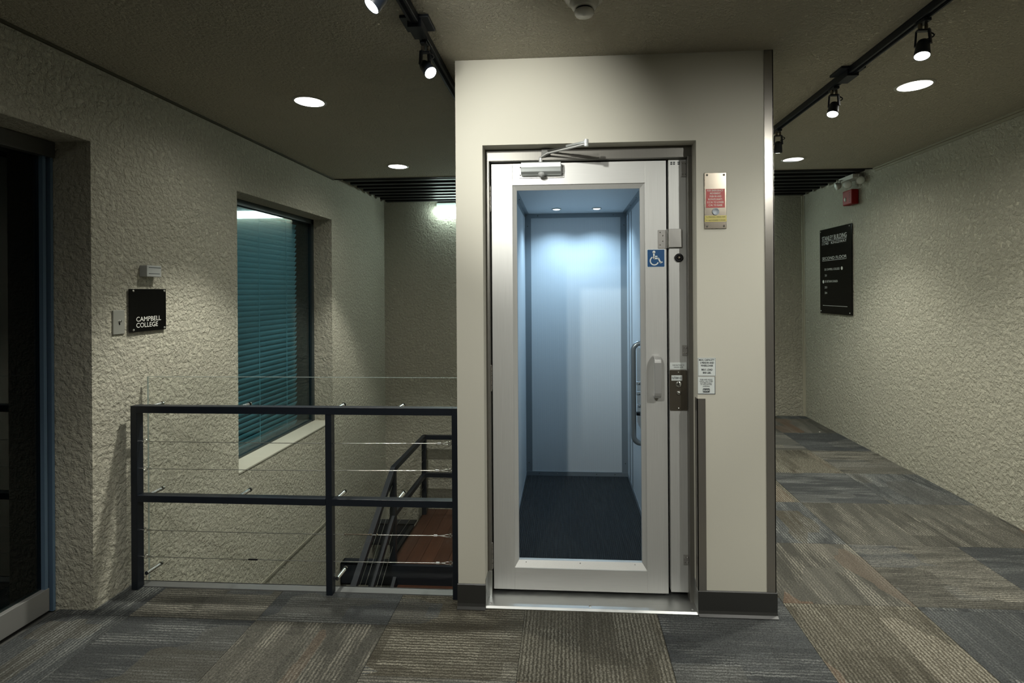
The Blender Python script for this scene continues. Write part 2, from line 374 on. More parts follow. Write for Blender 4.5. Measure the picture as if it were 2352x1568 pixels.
# ceiling with round openings for the downlights
DL = [(-1.394, 2.800), (-1.390, 4.306), (1.800, 2.826), (1.836, 4.360), (-1.394, 1.25), (-1.394, -0.3), (1.800, 1.25), (1.80, -0.3)]
DLR = 0.076
def ceiling_mesh():
    # grid of cells; a cell with a lamp gets a ring of faces round its opening
    bm = bmesh.new(); xs = sorted({XL, XR, *[x + s * 0.11 for x, y in DL for s in (-1, 1)]}); ys = sorted({YR, 4.735, *[y + s * 0.11 for x, y in DL for s in (-1, 1)]})
    for i in range(len(xs) - 1):
        for j in range(len(ys) - 1):
            cx, cy = (xs[i] + xs[i + 1]) / 2, (ys[j] + ys[j + 1]) / 2
            hit = [d for d in DL if xs[i] <= d[0] <= xs[i + 1] and ys[j] <= d[1] <= ys[j + 1]]
            corners = [(xs[i], ys[j]), (xs[i + 1], ys[j]), (xs[i + 1], ys[j + 1]), (xs[i], ys[j + 1])]
            if not hit:
                bm.faces.new([bm.verts.new((x, y, H)) for x, y in corners]); continue
            dx, dy = hit[0]; n = 32
            ring = [(dx + (DLR + 0.004) * math.cos(2 * PI * k / n + PI / 4 + PI), dy + (DLR + 0.004) * math.sin(2 * PI * k / n + PI / 4 + PI)) for k in range(n)]
            per = n // 4; rv = [bm.verts.new((x, y, H)) for x, y in ring]; cv = [bm.verts.new((x, y, H)) for x, y in corners]
            for q in range(4):
                a = [rv[(q * per + k) % n] for k in range(per + 1)]
                bm.faces.new([cv[q], cv[(q + 1) % 4]] + a[::-1])
    m = MB().bm(bm)
    m.box(XL, XR, YR, 4.735, H + 0.14, H + 0.16); m.add([(XL, 4.735, H), (XR, 4.735, H), (XR, 4.735, H + 0.16), (XL, 4.735, H + 0.16)], [(0, 1, 2, 3)])
    m.box(XL, XR, 4.735, YB, ZT, ZT + 0.05)
    return m
ceil = struct(ceiling_mesh().build('ceiling', CEILT), 'low ceiling with coarse textured coating', 'ceiling')
# black slats of the far ceiling bay
slat = None
for i in range(8):
    y = 4.86 + i * 0.165
    s = MB().box(XL + 0.055, XR - 0.035, y - 0.032, y + 0.032, H + 0.002, H + 0.15)
    o = s.build('ceiling_slat', BLACKM, ceil)
MB().box(XL, XR, 4.742, 4.76, H - 0.004, H + 0.15).build('ceiling_slat', BLACKM, ceil)
MB().box(XL, XR, 4.76, YB, H + 0.30, H + 0.32).build('plenum_board', BLACKM, ceil)
# joints between wall and ceiling
struct(MB().box(XL, XL + 0.012, YR, 4.735, H - 0.012, H).build('trim_1', mat('dark_joint', (0.06, 0.055, 0.035), 0.9)), 'thin dark joint along the top of the left wall', 'trim')
struct(MB().box(XR - 0.022, XR, YR, 4.735, H - 0.012, H).box(XR - 0.006, XR, YR, 4.735, H - 0.030, H - 0.012).build('trim_2', mat('ceiling_edge_bead', (0.25, 0.23, 0.17), 0.8)), 'thin bead along the top of the right wall', 'trim')
struct(MB().box(XR - 0.026, XR, YB - 0.010, YB, 0, H).box(XR - 0.008, XR - 0.0005, YB - 0.022, YB - 0.01, 0, H).build('trim_3', mat('corner_bead', (0.40, 0.38, 0.30), 0.7)), 'vertical corner bead where right wall meets end wall', 'trim')
struct(MB().box(XL, XL + 0.006, 2.49, 4.62, -0.618, -0.600).build('trim_4', mat('stairwell_joint', (0.25, 0.24, 0.19), 0.7)), 'narrow groove across stairwell wall, its dark line drawn as a darker strip', 'trim')  # raised strip whose darker colour stands in for a groove's shade

# ---- floor slab + carpet tiles
FE = 2.487     # edge of the floor at the stairwell
slab = MB().box(XL - REV, XR, YR, FE, -0.30, -0.007).box(0.20, XR, FE, YB, -0.30, -0.007).box(XL - 2.2, XL - REV, YR, 2.88, -0.30, -0.007)
floor = struct(slab.build('floor', mat('floor_slab', (0.06, 0.06, 0.055), 0.9)), 'floor laid with brown and slate patterned carpet tiles', 'floor')
regions = [(XL - REV + 0.02, XR, -1.2, 2.440), (0.915, XR, 2.440, YB), (0.20, 0.915, 4.20, YB)]
P = 0.585; tcount = 0; unit = {}
def tile(x0, x1, y0, y1, mi):
    if x1 - x0 < 0.015 or y1 - y0 < 0.015: return
    g = 0.0006; full = (x1 - x0 > P - 0.01 and y1 - y0 > P - 0.01)
    cx, cy = (x0 + x1) / 2, (y0 + y1) / 2
    key = mi if full else None
    if key is not None and key in unit: me = unit[key]
    else:
        hx, hy = (x1 - x0) / 2 - g, (y1 - y0) / 2 - g; c = 0.0012
        me = bpy.data.meshes.new('carpet_tile')
        me.from_pydata([(-hx, -hy, -0.006), (hx, -hy, -0.006), (hx, hy, -0.006), (-hx, hy, -0.006), (-hx, -hy, -c), (hx, -hy, -c), (hx, hy, -c), (-hx, hy, -c),
                        (-hx + c, -hy + c, 0), (hx - c, -hy + c, 0), (hx - c, hy - c, 0), (-hx + c, hy - c, 0)], [],
                       [(0, 1, 5, 4), (1, 2, 6, 5), (2, 3, 7, 6), (3, 0, 4, 7), (4, 5, 9, 8), (5, 6, 10, 9), (6, 7, 11, 10), (7, 4, 8, 11), (8, 9, 10, 11)])
        me.materials.append(CARPETS[mi]); me.update()
        if key is not None: unit[key] = me
    o = bpy.data.objects.new('carpet_tile', me); COL.objects.link(o); o.parent = floor; o.location = (cx, cy, 0)
# colourways by column and row, front rows as in view (columns from left to right)
CW = {(-1, 0): 5, (-1, 1): 0}
for k in range(-4, 5):
    cx0 = -0.775 + k * P
    odd = 0.0 if k >= 3 else (-0.25 if k <= -1 else 0.04)
    for j in range(-8, 9):
        ry0 = 2.465 + odd + (j - 1) * P
        if k == 0: mi = 1 if j % 2 == 0 else 5
        elif k == 1: mi = 0 if j % 2 == 0 else 4
        elif k == 2: mi = 3 if j % 2 == 0 else 1
        elif k == -1: mi = 4 if j % 2 == 0 else 3
        elif k == -2: mi = 3 if j % 2 == 0 else 5
        elif k == -3: mi = 2
        elif k == 3: mi = (0, 4, 2, 0, 3, 1, 2)[j % 7]
        elif k == 4: mi = (2, 5, 4, 3, 0, 5, 4)[j % 7]
        else: mi = random.randrange(6)
        for (rx0, rx1, ryy0, ryy1) in regions:
            tile(max(cx0, rx0), min(cx0 + P, rx1), max(ry0, ryy0), min(ry0 + P, ryy1), mi)
for j in range(-4, 8):      # last column against the right wall
    for (rx0, rx1, ryy0, ryy1) in regions[:2]:
        tile(max(-0.775 + 5 * P, rx0), rx1, max(2.465 + (j - 1) * P, ryy0), min(2.465 + j * P, ryy1), (5, 3, 4, 2)[j % 4])
struct(MB().box(XL, -0.49, 2.441, FE + 0.004, -0.006, 0.003).box(XL, -0.49, FE - 0.001, FE + 0.005, -0.08, 0.003).build('trim_5', NOSE), 'grey metal edging along the stairwell edge of the floor', 'trim')
struct(MB().box(XL, XR, FE, YB, ZB, ZB + 0.02).build('floor_lower', mat('lower_floor', (0.10, 0.10, 0.09), 0.8)), 'floor at the foot of the stairwell', 'floor')

# ---- lift tower
TX0, TX1, TY, TZ = -0.494, 0.870, 2.357, H
OX0, OX1, OZ = -0.371, 0.577, 2.088
TB = 4.17
t = MB()
t.box(TX0, OX0, TY, 2.60, 0, TZ); t.box(OX1, 0.905, TY, 2.60, 0, TZ); t.box(OX0, OX1, TY, 2.60, OZ, TZ)
t.box(TX0, TX0 + 0.12, 2.60, TB, -0.0, TZ); t.box(0.60, 0.905, 2.60, TB, 0, TZ); t.box(TX0, 0.905, TB, TB + 0.1, 0, TZ)
t.box(TX0, TX0 + 0.12, 2.488, TB + 0.1, ZB, 0); t.box(TX0, 0.2, TB, TB + 0.1, ZB, 0)
struct(t.build('wall_front', PAINT), 'smooth cream painted box wall around the lift', 'wall')
def cove_base(mb, x0, x1, y, depth=0.008):
    prof = [(0.0, 0.0), (-0.022, 0.0), (-0.022, 0.003), (-0.010, 0.010), (-0.006, 0.022), (-0.005, 0.104), (-0.002, 0.108), (0.0, 0.108)]
    n = len(prof); vs = [(x, y + a, b) for x in (x0, x1) for a, b in prof]
    mb.add(vs, [tuple(range(n)), tuple(range(n, 2 * n))[::-1]] + [(i, n + i, n + (i + 1) % n, (i + 1) % n) for i in range(n)]); return mb
struct(cove_base(MB(), TX0 - 0.003, OX0 + 0.002, TY).build('baseboard_left', RUBBER), 'dark rubber cove base left of the lift door', 'baseboard')
struct(cove_base(MB(), OX1 - 0.004, 0.912, TY).box(0.905, 0.913, TY - 0.004, TB, 0, 0.105).build('baseboard_right', RUBBER), 'dark rubber cove base right of the lift door', 'baseboard')
struct(MB().box(TX1, 0.908, TY - 0.0035, TY, 0.108, TZ).box(0.9045, 0.9085, TY - 0.0035, TY + 0.06, 0.108, TZ).build('trim_6', STEEL), 'full-height stainless steel corner guard on the right tower corner', 'trim')
struct(MB().box(OX1 - 0.0035, 0.610, TY - 0.0035, TY, 0.106, 0.951).box(OX1 - 0.0035, OX1, TY - 0.0035, TY + 0.035, 0.106, 0.951).build('trim_7', STEEL), 'waist-high stainless steel corner guard beside the lift door', 'trim')
struct(MB().box(OX0, OX0 + 0.003, TY, 2.45, 0, 0.125).box(OX1 - 0.003, OX1, TY, 2.45, 0, 0.125).box(OX0 + 0.003, OX0 + 0.02, 2.43, 2.44, 0, 0.125).build('trim_8', THRESH), 'metal kick plates at the foot of the lift doorway sides', 'trim')

# ---- lift door and its frame
door = structE('door_1', 'satin aluminium swing door of the lift with one tall glass panel', 'door', (0, 2.465, 0))
fr = MB()
fr.box(OX0, -0.353, 2.435, 2.56, 0.0, 2.037); fr.box(0.557, OX1, 2.432, 2.56, 0.0, 2.040)
fr.box(OX0, OX1, 2.435, 2.56, 2.034, OZ)
fr.build('door_frame', FRAMEM, door, 0.002)
MB().box(-0.353, 0.557, 2.515, 2.54, 0.0, 2.034).box(-0.353, -0.30, 2.516, 2.545, 0, 2.034)
gp = MB()   # black strips behind the leaf, the gap's shade put into their colour
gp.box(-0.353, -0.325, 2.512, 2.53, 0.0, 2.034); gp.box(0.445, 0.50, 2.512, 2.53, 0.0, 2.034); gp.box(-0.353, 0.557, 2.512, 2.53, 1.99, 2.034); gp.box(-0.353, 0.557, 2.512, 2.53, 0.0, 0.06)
gp.build('gap_shade_strip', GAP, door)
LX0, LX1, LZ0, LZ1 = -0.3465, 0.4665, 0.026, 2.028
GX0, GX1, GZ0, GZ1 = -0.247, 0.369, 0.128, 1.927     # glazing recess
MB().box(LX0, GX0, 2.465, 2.510, LZ0, LZ1).build('stile', ALU, door, 0.0012)
MB().box(GX1, LX1, 2.465, 2.510, LZ0, LZ1).build('stile', ALU, door, 0.0012)
MB().box(GX0, GX1, 2.465, 2.510, GZ1, LZ1).build('rail', ALUX, door, 0.0008)
MB().box(GX0, GX1, 2.465, 2.510, LZ0, GZ0).build('rail', ALUX, door, 0.0008)
gb = MB()
gx0, gx1, gz0, gz1 = -0.229, 0.349, 0.155, 1.906
ya, yb = 2.470, 2.487
for q in ([(GX0, ya, GZ0), (GX0, ya, GZ1), (gx0, yb, gz1), (gx0, yb, gz0)], [(GX1, ya, GZ0), (GX1, ya, GZ1), (gx1, yb, gz1), (gx1, yb, gz0)],
          [(GX0, ya, GZ1), (GX1, ya, GZ1), (gx1, yb, gz1), (gx0, yb, gz1)], [(GX0, ya, GZ0), (GX1, ya, GZ0), (gx1, yb, gz0), (gx0, yb, gz0)]):
    gb.prism(q, None, (0, 0.02, 0))
gb.build('glazing_bead', ALU, door)
MB().box(gx0 - 0.004, gx1 + 0.004, 2.492, 2.498, gz0 - 0.004, gz1 + 0.004).build('glass_pane', GL_DOOR, door)
g = MB()
for x in (-0.195, 0.06, 0.315): LEAF.screw(g, x, gz0 - 0.008, -0.018, 0.003)
g.build('bead_screw', CHROME, door)
# side panel right of the leaf
MB().box(0.4775, 0.557, 2.466, 2.512, 0.034, 2.034).build('lock_panel', ALU, door, 0.0012)
# vent slots at the head of the panel
vs = MB()
for a, wd in ((0.487, 0.008), (0.500, 0.007), (0.520, 0.009), (0.534, 0.010)):
    for b in (2.016, 2.008): LEAF.rect(vs, a, a + wd, b, b + 0.005, -0.0003, 0.0012)
vs.build('vent_slot', LETTER_D, door)
# hinges: three barrel hinges on the left, three small plates on the right
def barrel(z0, z1):
    hb = MB(); n = 5; s = (z1 - z0) / n
    for k in range(n): hb.cone((-0.3545, 2.456, z0 + k * s + 0.001), (-0.3545, 2.456, z0 + (k + 1) * s - 0.001), 0.0065, 0.0065, 12)
    hb.box(-0.3655, -0.3545, 2.458, 2.462, z0, z1); hb.ball((-0.3545, 2.456, z1 + 0.002), 0.006, 6); hb.ball((-0.3545, 2.456, z0 - 0.002), 0.006, 6)
    return hb.build('hinge', STEEL, door)
for a, b in ((1.809, 1.920), (0.965, 1.077), (0.130, 0.242)): barrel(a, b)
def small_hinge(z0, z1, x0=0.534):
    h = MB(); LEAF.rect(h, x0, 0.5565, z0, z1, 0, 0.004); o = h.build('hinge_plate', CATCH, door, 0.0008)
    s = MB()
    for dx in (0.007, 0.018):
        for dz in (0.012, z1 - z0 - 0.012): LEAF.screw(s, x0 + dx, z0 + dz, 0.004, 0.0032)
    s.build('screw', CHROME, o)
for a, b in ((1.950, 2.022), (1.127, 1.175), (0.163, 0.210)): small_hinge(a, b)
# hinged catch plate
c = MB(); LEAF.rect(c, 0.428, 0.468, 1.622, 1.707, 0, 0.003); cp = c.build('catch_plate', CATCH, door, 0.0008)
c = MB(); LEAF.rect(c, 0.474, 0.532, 1.626, 1.710, 0.010, 0.014); LEAF.rect(c, 0.529, 0.532, 1.626, 1.710, -0.002, 0.014); c.build('catch_flap', CATCH, cp, 0.0006)
c = MB().cone((0.471, 2.455, 1.622), (0.471, 2.455, 1.710), 0.005, 0.005, 12); c.build('catch_pin', CHROME, cp)
c = MB()
for a, b in ((0.437, 1.696), (0.449, 1.681), (0.449, 1.655), (0.437, 1.638)): LEAF.screw(c, a, b, 0.003, 0.0035)
c.build('screw', CHROME, cp)
# black magnet button
c = MB().lathe([(0.0195, 0), (0.0195, 0.005), (0.016, 0.008), (0.0115, 0.008), (0.0105, 0.004), (0.0001, 0.004)], LEAF.p(0.522, 1.578), LEAF.n, 28)
rb_ = c.build('round_button', BLACKM, door); rb_['label'] = 'black round button with metal centre'
MB().lathe([(0.007, 0.004), (0.006, 0.011), (0.003, 0.013), (0.0001, 0.0133)], LEAF.p(0.522, 1.578), LEAF.n, 16).build('button_centre', STEEL_DARK, rb_)
# pull handle: flat U-shaped bar
hp = []
xh0, xh1 = 0.400, 0.431
prof = [(0.0, 1.128), (0.022, 1.128), (0.038, 1.124), (0.049, 1.113), (0.052, 1.100), (0.052, 0.962), (0.049, 0.949), (0.038, 0.938), (0.022, 0.934), (0.0, 0.934)]
prof2 = [(0.0, 1.118), (0.022, 1.118), (0.034, 1.115), (0.041, 1.107), (0.043, 1.098), (0.043, 0.964), (0.041, 0.955), (0.034, 0.947), (0.022, 0.944), (0.0, 0.944)]
h = MB(); n = len(prof); vs_ = []
for x in (xh0, xh1):
    vs_ += [(x, 2.465 - a, b) for a, b in prof] + [(x, 2.465 - a, b) for a, b in prof2]
fs_ = []
for i in range(n - 1):
    fs_ += [(i, i + 1, 2 * n + i + 1, 2 * n + i), (n + i, 3 * n + i, 3 * n + i + 1, n + i + 1), (i, n + i, n + i + 1, i + 1), (2 * n + i, 2 * n + i + 1, 3 * n + i + 1, 3 * n + i)]
h.add(vs_, fs_); h.build('handle', mat('satin_handle', (0.50, 0.50, 0.49), 0.38, 0.6), door, 0.002)
# wheelchair symbol sticker
ax0, ax1, az0, az1 = 0.3765, 0.4590, 1.5345, 1.6190
c = MB(); LEAF.rrect(c, ax0, ax1, az0, az1, 0, 0.0012, 0.004); sk = c.build('access_sticker', WHITE, door); sk['label'] = 'blue and white wheelchair symbol sticker'
c = MB(); LEAF.rrect(c, ax0 + 0.0025, ax1 - 0.0025, az0 + 0.0025, az1 - 0.0025, 0.0012, 0.0016, 0.003); c.build('blue_field', BLUEST, sk)
def sym(u, v_): return (ax0 + (ax1 - ax0) * u, az0 + (az1 - az0) * v_)
sy = MB()
def stroke(pts, wd, h=0.0016):
    for (a, b) in zip(pts[:-1], pts[1:]):
        A_, B_ = Vector(sym(*a)), Vector(sym(*b)); d = (B_ - A_).normalized(); nn = Vector((-d.y, d.x)) * wd / 2
        q = [A_ + nn, A_ - nn, B_ - nn, B_ + nn]; sy.prism([LEAF.p(p.x, p.y, h) for p in q], None, LEAF.n * 0.0004)
def disc(u, v_, r, h=0.0016):
    cx_, cz_ = sym(u, v_); sy.prism([LEAF.p(cx_ + r * math.cos(2 * PI * k / 18), cz_ + r * math.sin(2 * PI * k / 18), h) for k in range(18)], None, LEAF.n * 0.0004)
disc(0.39, 0.84, 0.0065)
stroke([(0.385, 0.80), (0.395, 0.47)], 0.0072); stroke([(0.39, 0.60), (0.58, 0.60)], 0.0055); stroke([(0.38, 0.49), (0.64, 0.49)], 0.0065)
stroke([(0.63, 0.51), (0.76, 0.24)], 0.0065); stroke([(0.73, 0.24), (0.86, 0.30)], 0.0060)
arc = [(0.41 + 0.225 * math.cos(math.radians(a)), 0.36 + 0.225 * math.sin(math.radians(a))) for a in range(118, 348, 10)]
stroke(arc, 0.0055)
sy.build('wheelchair_symbol', WHITE, sk)
# unlock sticker above the call plate
c = MB(); LEAF.rect(c, 0.4785, 0.5535, 1.0640, 1.0950, 0, 0.001); us = c.build('unlock_sticker', WHITE, door); us['label'] = 'small white sticker with two lines of print'
text_part([('PUSH BUTTON TO', 0.491, 0.543, 1.0800, 1.0855), ('UNLOCK GATE', 0.496, 0.538, 1.0705, 1.0760)], LEAF, 0.0013, LETTER_D, us)
# door closer, screwed to the leaf
c = MB(); LEAF.rect(c, -0.214, -0.003, 1.958, 2.018, 0, 0.005); cb_ = c.build('door_closer', ALU, door, 0.001); cb_['label'] = 'silver hydraulic door closer'
c = MB()
pr = [(0.004, 1.966), (0.036, 1.969), (0.045, 1.978), (0.048, 1.992), (0.050, 2.000), (0.050, 2.020), (0.045, 2.024), (0.004, 2.024)]
n = len(pr); vs_ = [(x, 2.465 - a, b) for x in (-0.203, -0.018) for a, b in pr]
c.add(vs_, [tuple(range(n)), tuple(range(n, 2 * n))[::-1]] + [(i, n + i, n + (i + 1) % n, (i + 1) % n) for i in range(n)])
c.build('closer_body', mat('closer_silver', (0.50, 0.53, 0.52), 0.34, 0.75), cb_, 0.002)
MB().lathe([(0.015, 0), (0.016, 0.004), (0.014, 0.011), (0.0001, 0.016)], (-0.108, 2.428, 1.971), (0, -0.35, -0.9), 20).build('valve_cap', PLASTIC_G, cb_)
c = MB()
for a, b in ((-0.2085, 2.008), (-0.2085, 1.972), (-0.0095, 2.008), (-0.0095, 1.974)): LEAF.screw(c, a, b, 0.005, 0.0035)
c.build('screw', CHROME, cb_)
c = MB().cone((-0.112, 2.437, 2.020), (-0.112, 2.437, 2.048), 0.009, 0.008, 14)
c.bar((-0.112, 2.437, 2.046), (-0.075, 2.405, 2.058), 0.016, 0.006).bar((-0.075, 2.405, 2.058), (0.092, 2.268, 2.058), 0.015, 0.006)
c.build('closer_arm', ALU, cb_, 0.001)
c = MB().bar((0.092, 2.272, 2.066), (0.000, 2.360, 2.070), 0.020, 0.009).cone((0.000, 2.360, 2.070), (-0.085, 2.430, 2.074), 0.005, 0.005, 12)
c.box(-0.108, -0.070, 2.42, 2.437, 2.050, 2.086).build('closer_forearm', BRONZE, cb_, 0.001)
MB().bar((0.092, 2.270, 2.0665), (0.012, 2.345, 2.0705), 0.022, 0.010).cone((0.092, 2.270, 2.050), (0.092, 2.270, 2.078), 0.010, 0.010, 16).build('closer_joint', mat('closer_silver_bright', (0.62, 0.65, 0.64), 0.3, 0.7), cb_, 0.001)
# threshold plate
th = MB().add([(OX0 + .003, 2.350, 0.003), (OX1 - .003, 2.350, 0.003), (OX1 - .003, 2.358, 0.010), (OX0 + .003, 2.358, 0.010), (OX1 - .003, 2.545, 0.010), (OX0 + .003, 2.545, 0.010), (OX1 - .003, 2.350, -0.006), (OX0 + .003, 2.350, -0.006), (OX1 - .003, 2.545, -0.006), (OX0 + .003, 2.545, -0.006)],
              [(0, 1, 2, 3), (3, 2, 4, 5), (7, 6, 1, 0), (7, 9, 8, 6), (5, 4, 8, 9), (7, 0, 3, 5, 9), (6, 8, 4, 2, 1)])
th = struct(th.build('trim_9', THRESH), 'brushed metal threshold plate under the lift door', 'threshold')
c = MB()
for x in (OX0 + 0.022, 0.10, OX1 - 0.024): c.lathe([(0.0055, 0), (0.005, 0.0015), (0.0001, 0.003)], (x, 2.376, 0.010), (0, 0, 1), 12)
c.build('screw', CHROME, th)

# ---- lift cab
CX0, CX1, CY0, CY1, CZ = -0.312, 0.469, 2.60, 4.075, 2.026
lift = thing('platform_lift', 'small blue-grey panelled wheelchair lift car behind the glass door', 'lift', (0.08, 3.3, 0))
MB().box(CX0, CX1, CY1, CY1 + 0.02, 0, CZ).build('back_panel', CABW, lift)
MB().box(CX0 - 0.02, CX0, CY0, CY1, 0, CZ).build('side_panel', CABP, lift)
MB().box(CX1, CX1 + 0.02, CY0, CY1, 0, CZ).build('side_panel', CABP, lift)
MB().box(CX0, CX1, CY0, CY1, CZ, CZ + 0.02).build('ceiling_panel', CABP, lift)
fl = MB().box(CX0, CX1, CY0, CY1, -0.02, 0.0); fl.build('ribbed_mat', MAT_F, lift)
MB().box(OX0 + 0.02, 0.557, 2.546, CY0, -0.02, 0.004).build('sill_plate', THRESH, lift)
c = MB()
for x0, x1 in ((CX0, CX0 + 0.046), (CX1 - 0.046, CX1)): c.box(x0, x1, CY1 - 0.004, CY1, 0.028, CZ - 0.03)
c.box(CX0, CX1, CY1 - 0.006, CY1, 0, 0.032).box(CX0, CX1, CY1 - 0.006, CY1, CZ - 0.034, CZ)
c.build('back_trim', CABTRIM, lift)
def lt(side, y0, y1, part_):      # L trims at the ceiling edge and floor edge
    x = CX0 if side < 0 else CX1; s = -side
    m_ = MB(); a, b = sorted((x, x + s * 0.003))
    if part_: return m_.box(a, b, y0, y1, 0, 0.03)
    n_ = len(m_.v); m_.box(a, b, y0, y1, CZ - 0.03, CZ); a, b = sorted((x, x + s * 0.03)); return m_.box(a, b, y0, y1, CZ - 0.003, CZ)
for sd_ in (-1, 1):
    for part_ in (0, 1): lt(sd_, CY0, CY1, part_).build('edge_trim', CABTRIM, lift)
MB().box(CX1 - 0.003, CX1, 3.90, 3.935, 0.03, CZ - 0.03).box(CX1 - 0.003, CX1, 3.76, 3.785, 0.03, CZ - 0.03).build('joint_cover', CABTRIM, lift)
c = MB()
for (x, z) in ((CX0 + 0.02, 0.10), (CX1 - 0.02, 0.10), (CX0 + 0.02, 1.93), (CX1 - 0.02, 1.93), (CX0 + 0.1, 0.016), (CX1 - 0.1, 0.016), (CX0 + 0.1, 2.01), (CX1 - 0.1, 2.01), (CX0 + 0.24, 0.016), (CX1 - .24, .016)):
    c.lathe([(0.004, 0), (0.003, 0.003), (0.0001, 0.0035)], (x, CY1 - 0.005, z), (0, -1, 0), 8)
for y in (3.1, 3.4, 3.7):
    for x in (CX0 + 0.016, CX1 - 0.016): c.lathe([(0.004, 0), (0.003, 0.003), (0.0001, 0.0035)], (x, y, CZ - 0.003), (0, 0, -1), 8)
c.build('panel_screw', STEEL_DARK, lift)
# cab lamps
for x in (-0.063, 0.228):
    y = 3.835
    k = MB().lathe([(0.034, 0), (0.036, 0.004), (0.030, 0.007), (0.026, 0.004)], (x, y, CZ), (0, 0, -1), 24).build('cab_lamp', PLASTIC_W, lift)
    MB().lathe([(0.0262, 0.004), (0.020, 0.008), (0.0001, 0.0095)], (x, y, CZ), (0, 0, -1), 20).build('lamp_lens', E_PUCK, k)
    ld = bpy.data.lights.new('cab_light', 'SPOT'); ld.energy = CAB_W * 4; ld.color = CAB_COL; ld.spot_size = math.radians(132); ld.spot_blend = 1.0; ld.shadow_soft_size = 0.02
    lo_ = bpy.data.objects.new('cab_light', ld); COL.objects.link(lo_); lo_.parent = lift; lo_.location = (x - 0.08, y - 3.3, CZ - 0.02)
# grab rail and control panel on the right side wall
c = MB(); pts = []
xr, yr, rr_ = CX1 - 0.052, 3.31, 0.045
for a in range(0, 91, 15): pts.append((CX1 - (0.052 - rr_) - rr_ * math.sin(math.radians(a)) , yr, 1.100 - rr_ + rr_ * math.cos(math.radians(a))))
pts = [(CX1 - 0.001, yr, 1.100)] + pts
for a in range(90, -1, -15): pts.append((CX1 - (0.052 - rr_) - rr_ * math.sin(math.radians(a)), yr, 0.478 + rr_ - rr_ * math.cos(math.radians(a))))
pts.append((CX1 - 0.001, yr, 0.478))
c.tube(pts, 0.0165, 14).build('grab_rail', mat('rail_grey', (0.30, 0.32, 0.33), 0.32, 0.6), lift)
c = MB().box(CX1 - 0.004, CX1, 3.24, 3.50, 0.56, 1.06); cpn = c.build('control_panel', STEEL, lift)
def bt(z, m_, y=3.40):
    return MB().cone((CX1 - 0.004, y, z), (CX1 - 0.022, y, z), 0.013, 0.012, 14).build('button', m_, cpn)
bt(0.835, CHROME); bt(0.770, CHROME); bt(0.700, CHROME, 3.36); bt(0.640, BLACKM)

# ---- call plate on the lock panel
cpl = thing('call_plate', 'bronze-toned steel call plate with round key switch and button beside the lift door', 'control plate', (0.519, 2.466, 0.966))
c = MB(); LEAF.rrect(c, 0.4765, 0.5560, 0.874, 1.060, -0.0005, 0.003, 0.005); c.build('plate', STEEL_DARK, cpl)
c = MB()
for z in (1.050, 0.884): LEAF.screw(c, 0.5165, z, 0.003, 0.0042)
c.build('screw', CHROME, cpl)
c = MB(); LEAF.rect(c, 0.4845, 0.5330, 1.012, 1.036, 0.003, 0.0045); lb = c.build('engraved_label', WHITE, cpl); lb['label'] = 'small white label reading PLATFORM IN USE'
text_part([('PLATFORM IN USE', 0.487, 0.5305, 1.0185, 1.030)], LEAF, 0.0048, LETTER_D, lb)
c = MB().lathe([(0.0145, 0.003), (0.0145, 0.006), (0.011, 0.009), (0.0001, 0.010)], LEAF.p(0.5175, 0.995), LEAF.n, 22); c.build('key_switch', CHROME, cpl)
c = MB(); LEAF.rect(c, 0.5165, 0.5185, 0.985, 1.005, 0.009, 0.0105); c.build('key_slot', BLACKM, cpl)
MB().lathe([(0.010, 0.003), (0.010, 0.006), (0.0065, 0.011), (0.0001, 0.012)], LEAF.p(0.5175, 0.956), LEAF.n, 20).build('push_button', CHROME, cpl)

# ---- emergency lowering plate
ep = thing('instruction_plate', 'tall stainless plate with red emergency sticker and round plug on the tower wall', 'sign plate', (0.658, 2.357, 1.82))
c = MB(); TOWER.rect(c, 0.611, 0.705, 1.697, 1.942, 0, 0.006); c.build('plate', STEEL_DARK, ep, 0.001)
c = MB()
for a in (0.6225, 0.6945):
    for b in (1.708, 1.932): TOWER.screw(c, a, b, 0.006, 0.0045)
c.build('screw', CHROME, ep)
c = MB(); TOWER.rect(c, 0.617, 0.698, 1.789, 1.871, 0.006, 0.0068); rs = c.build('red_sticker', REDST, ep); rs['label'] = 'red sticker with white emergency lowering instructions'
text_part([('FOR EMERGENCY', 0.6225, 0.6915, 1.8600, 1.8675), ('MOVEMENT', 0.6345, 0.6800, 1.8475, 1.8555), ('PUSH IN AND', 0.6325, 0.6830, 1.8345, 1.8425),
           ('ROTATE SHAFT:', 0.6265, 0.6875, 1.8215, 1.8295), ('C.C.W. TO LOWER', 0.6220, 0.6930, 1.8085, 1.8165), ('C.W. TO RAISE', 0.6280, 0.6870, 1.7955, 1.8035)], TOWER, 0.0072, CREAM, rs)
MB().lathe([(0.0155, 0.006), (0.0155, 0.009), (0.0135, 0.010), (0.0130, 0.0085), (0.0001, 0.0085)], TOWER.p(0.6585, 1.7715), TOWER.n, 28).build('round_plug', mat('plug_grey', (0.40, 0.44, 0.48), 0.4), ep)
for b0, tx in ((1.7415, 'To Disengage, release crank'), (1.7275, 'for approximately 5 minutes')):
    c = MB(); TOWER.rect(c, 0.611, 0.705, b0, b0 + 0.0128, 0.006, 0.0068); y_ = c.build('yellow_strip', YELST, ep)
    text_part([(tx, 0.6155, 0.7000, b0 + 0.0035, b0 + 0.0095)], TOWER, 0.0072, LETTER_D, y_)
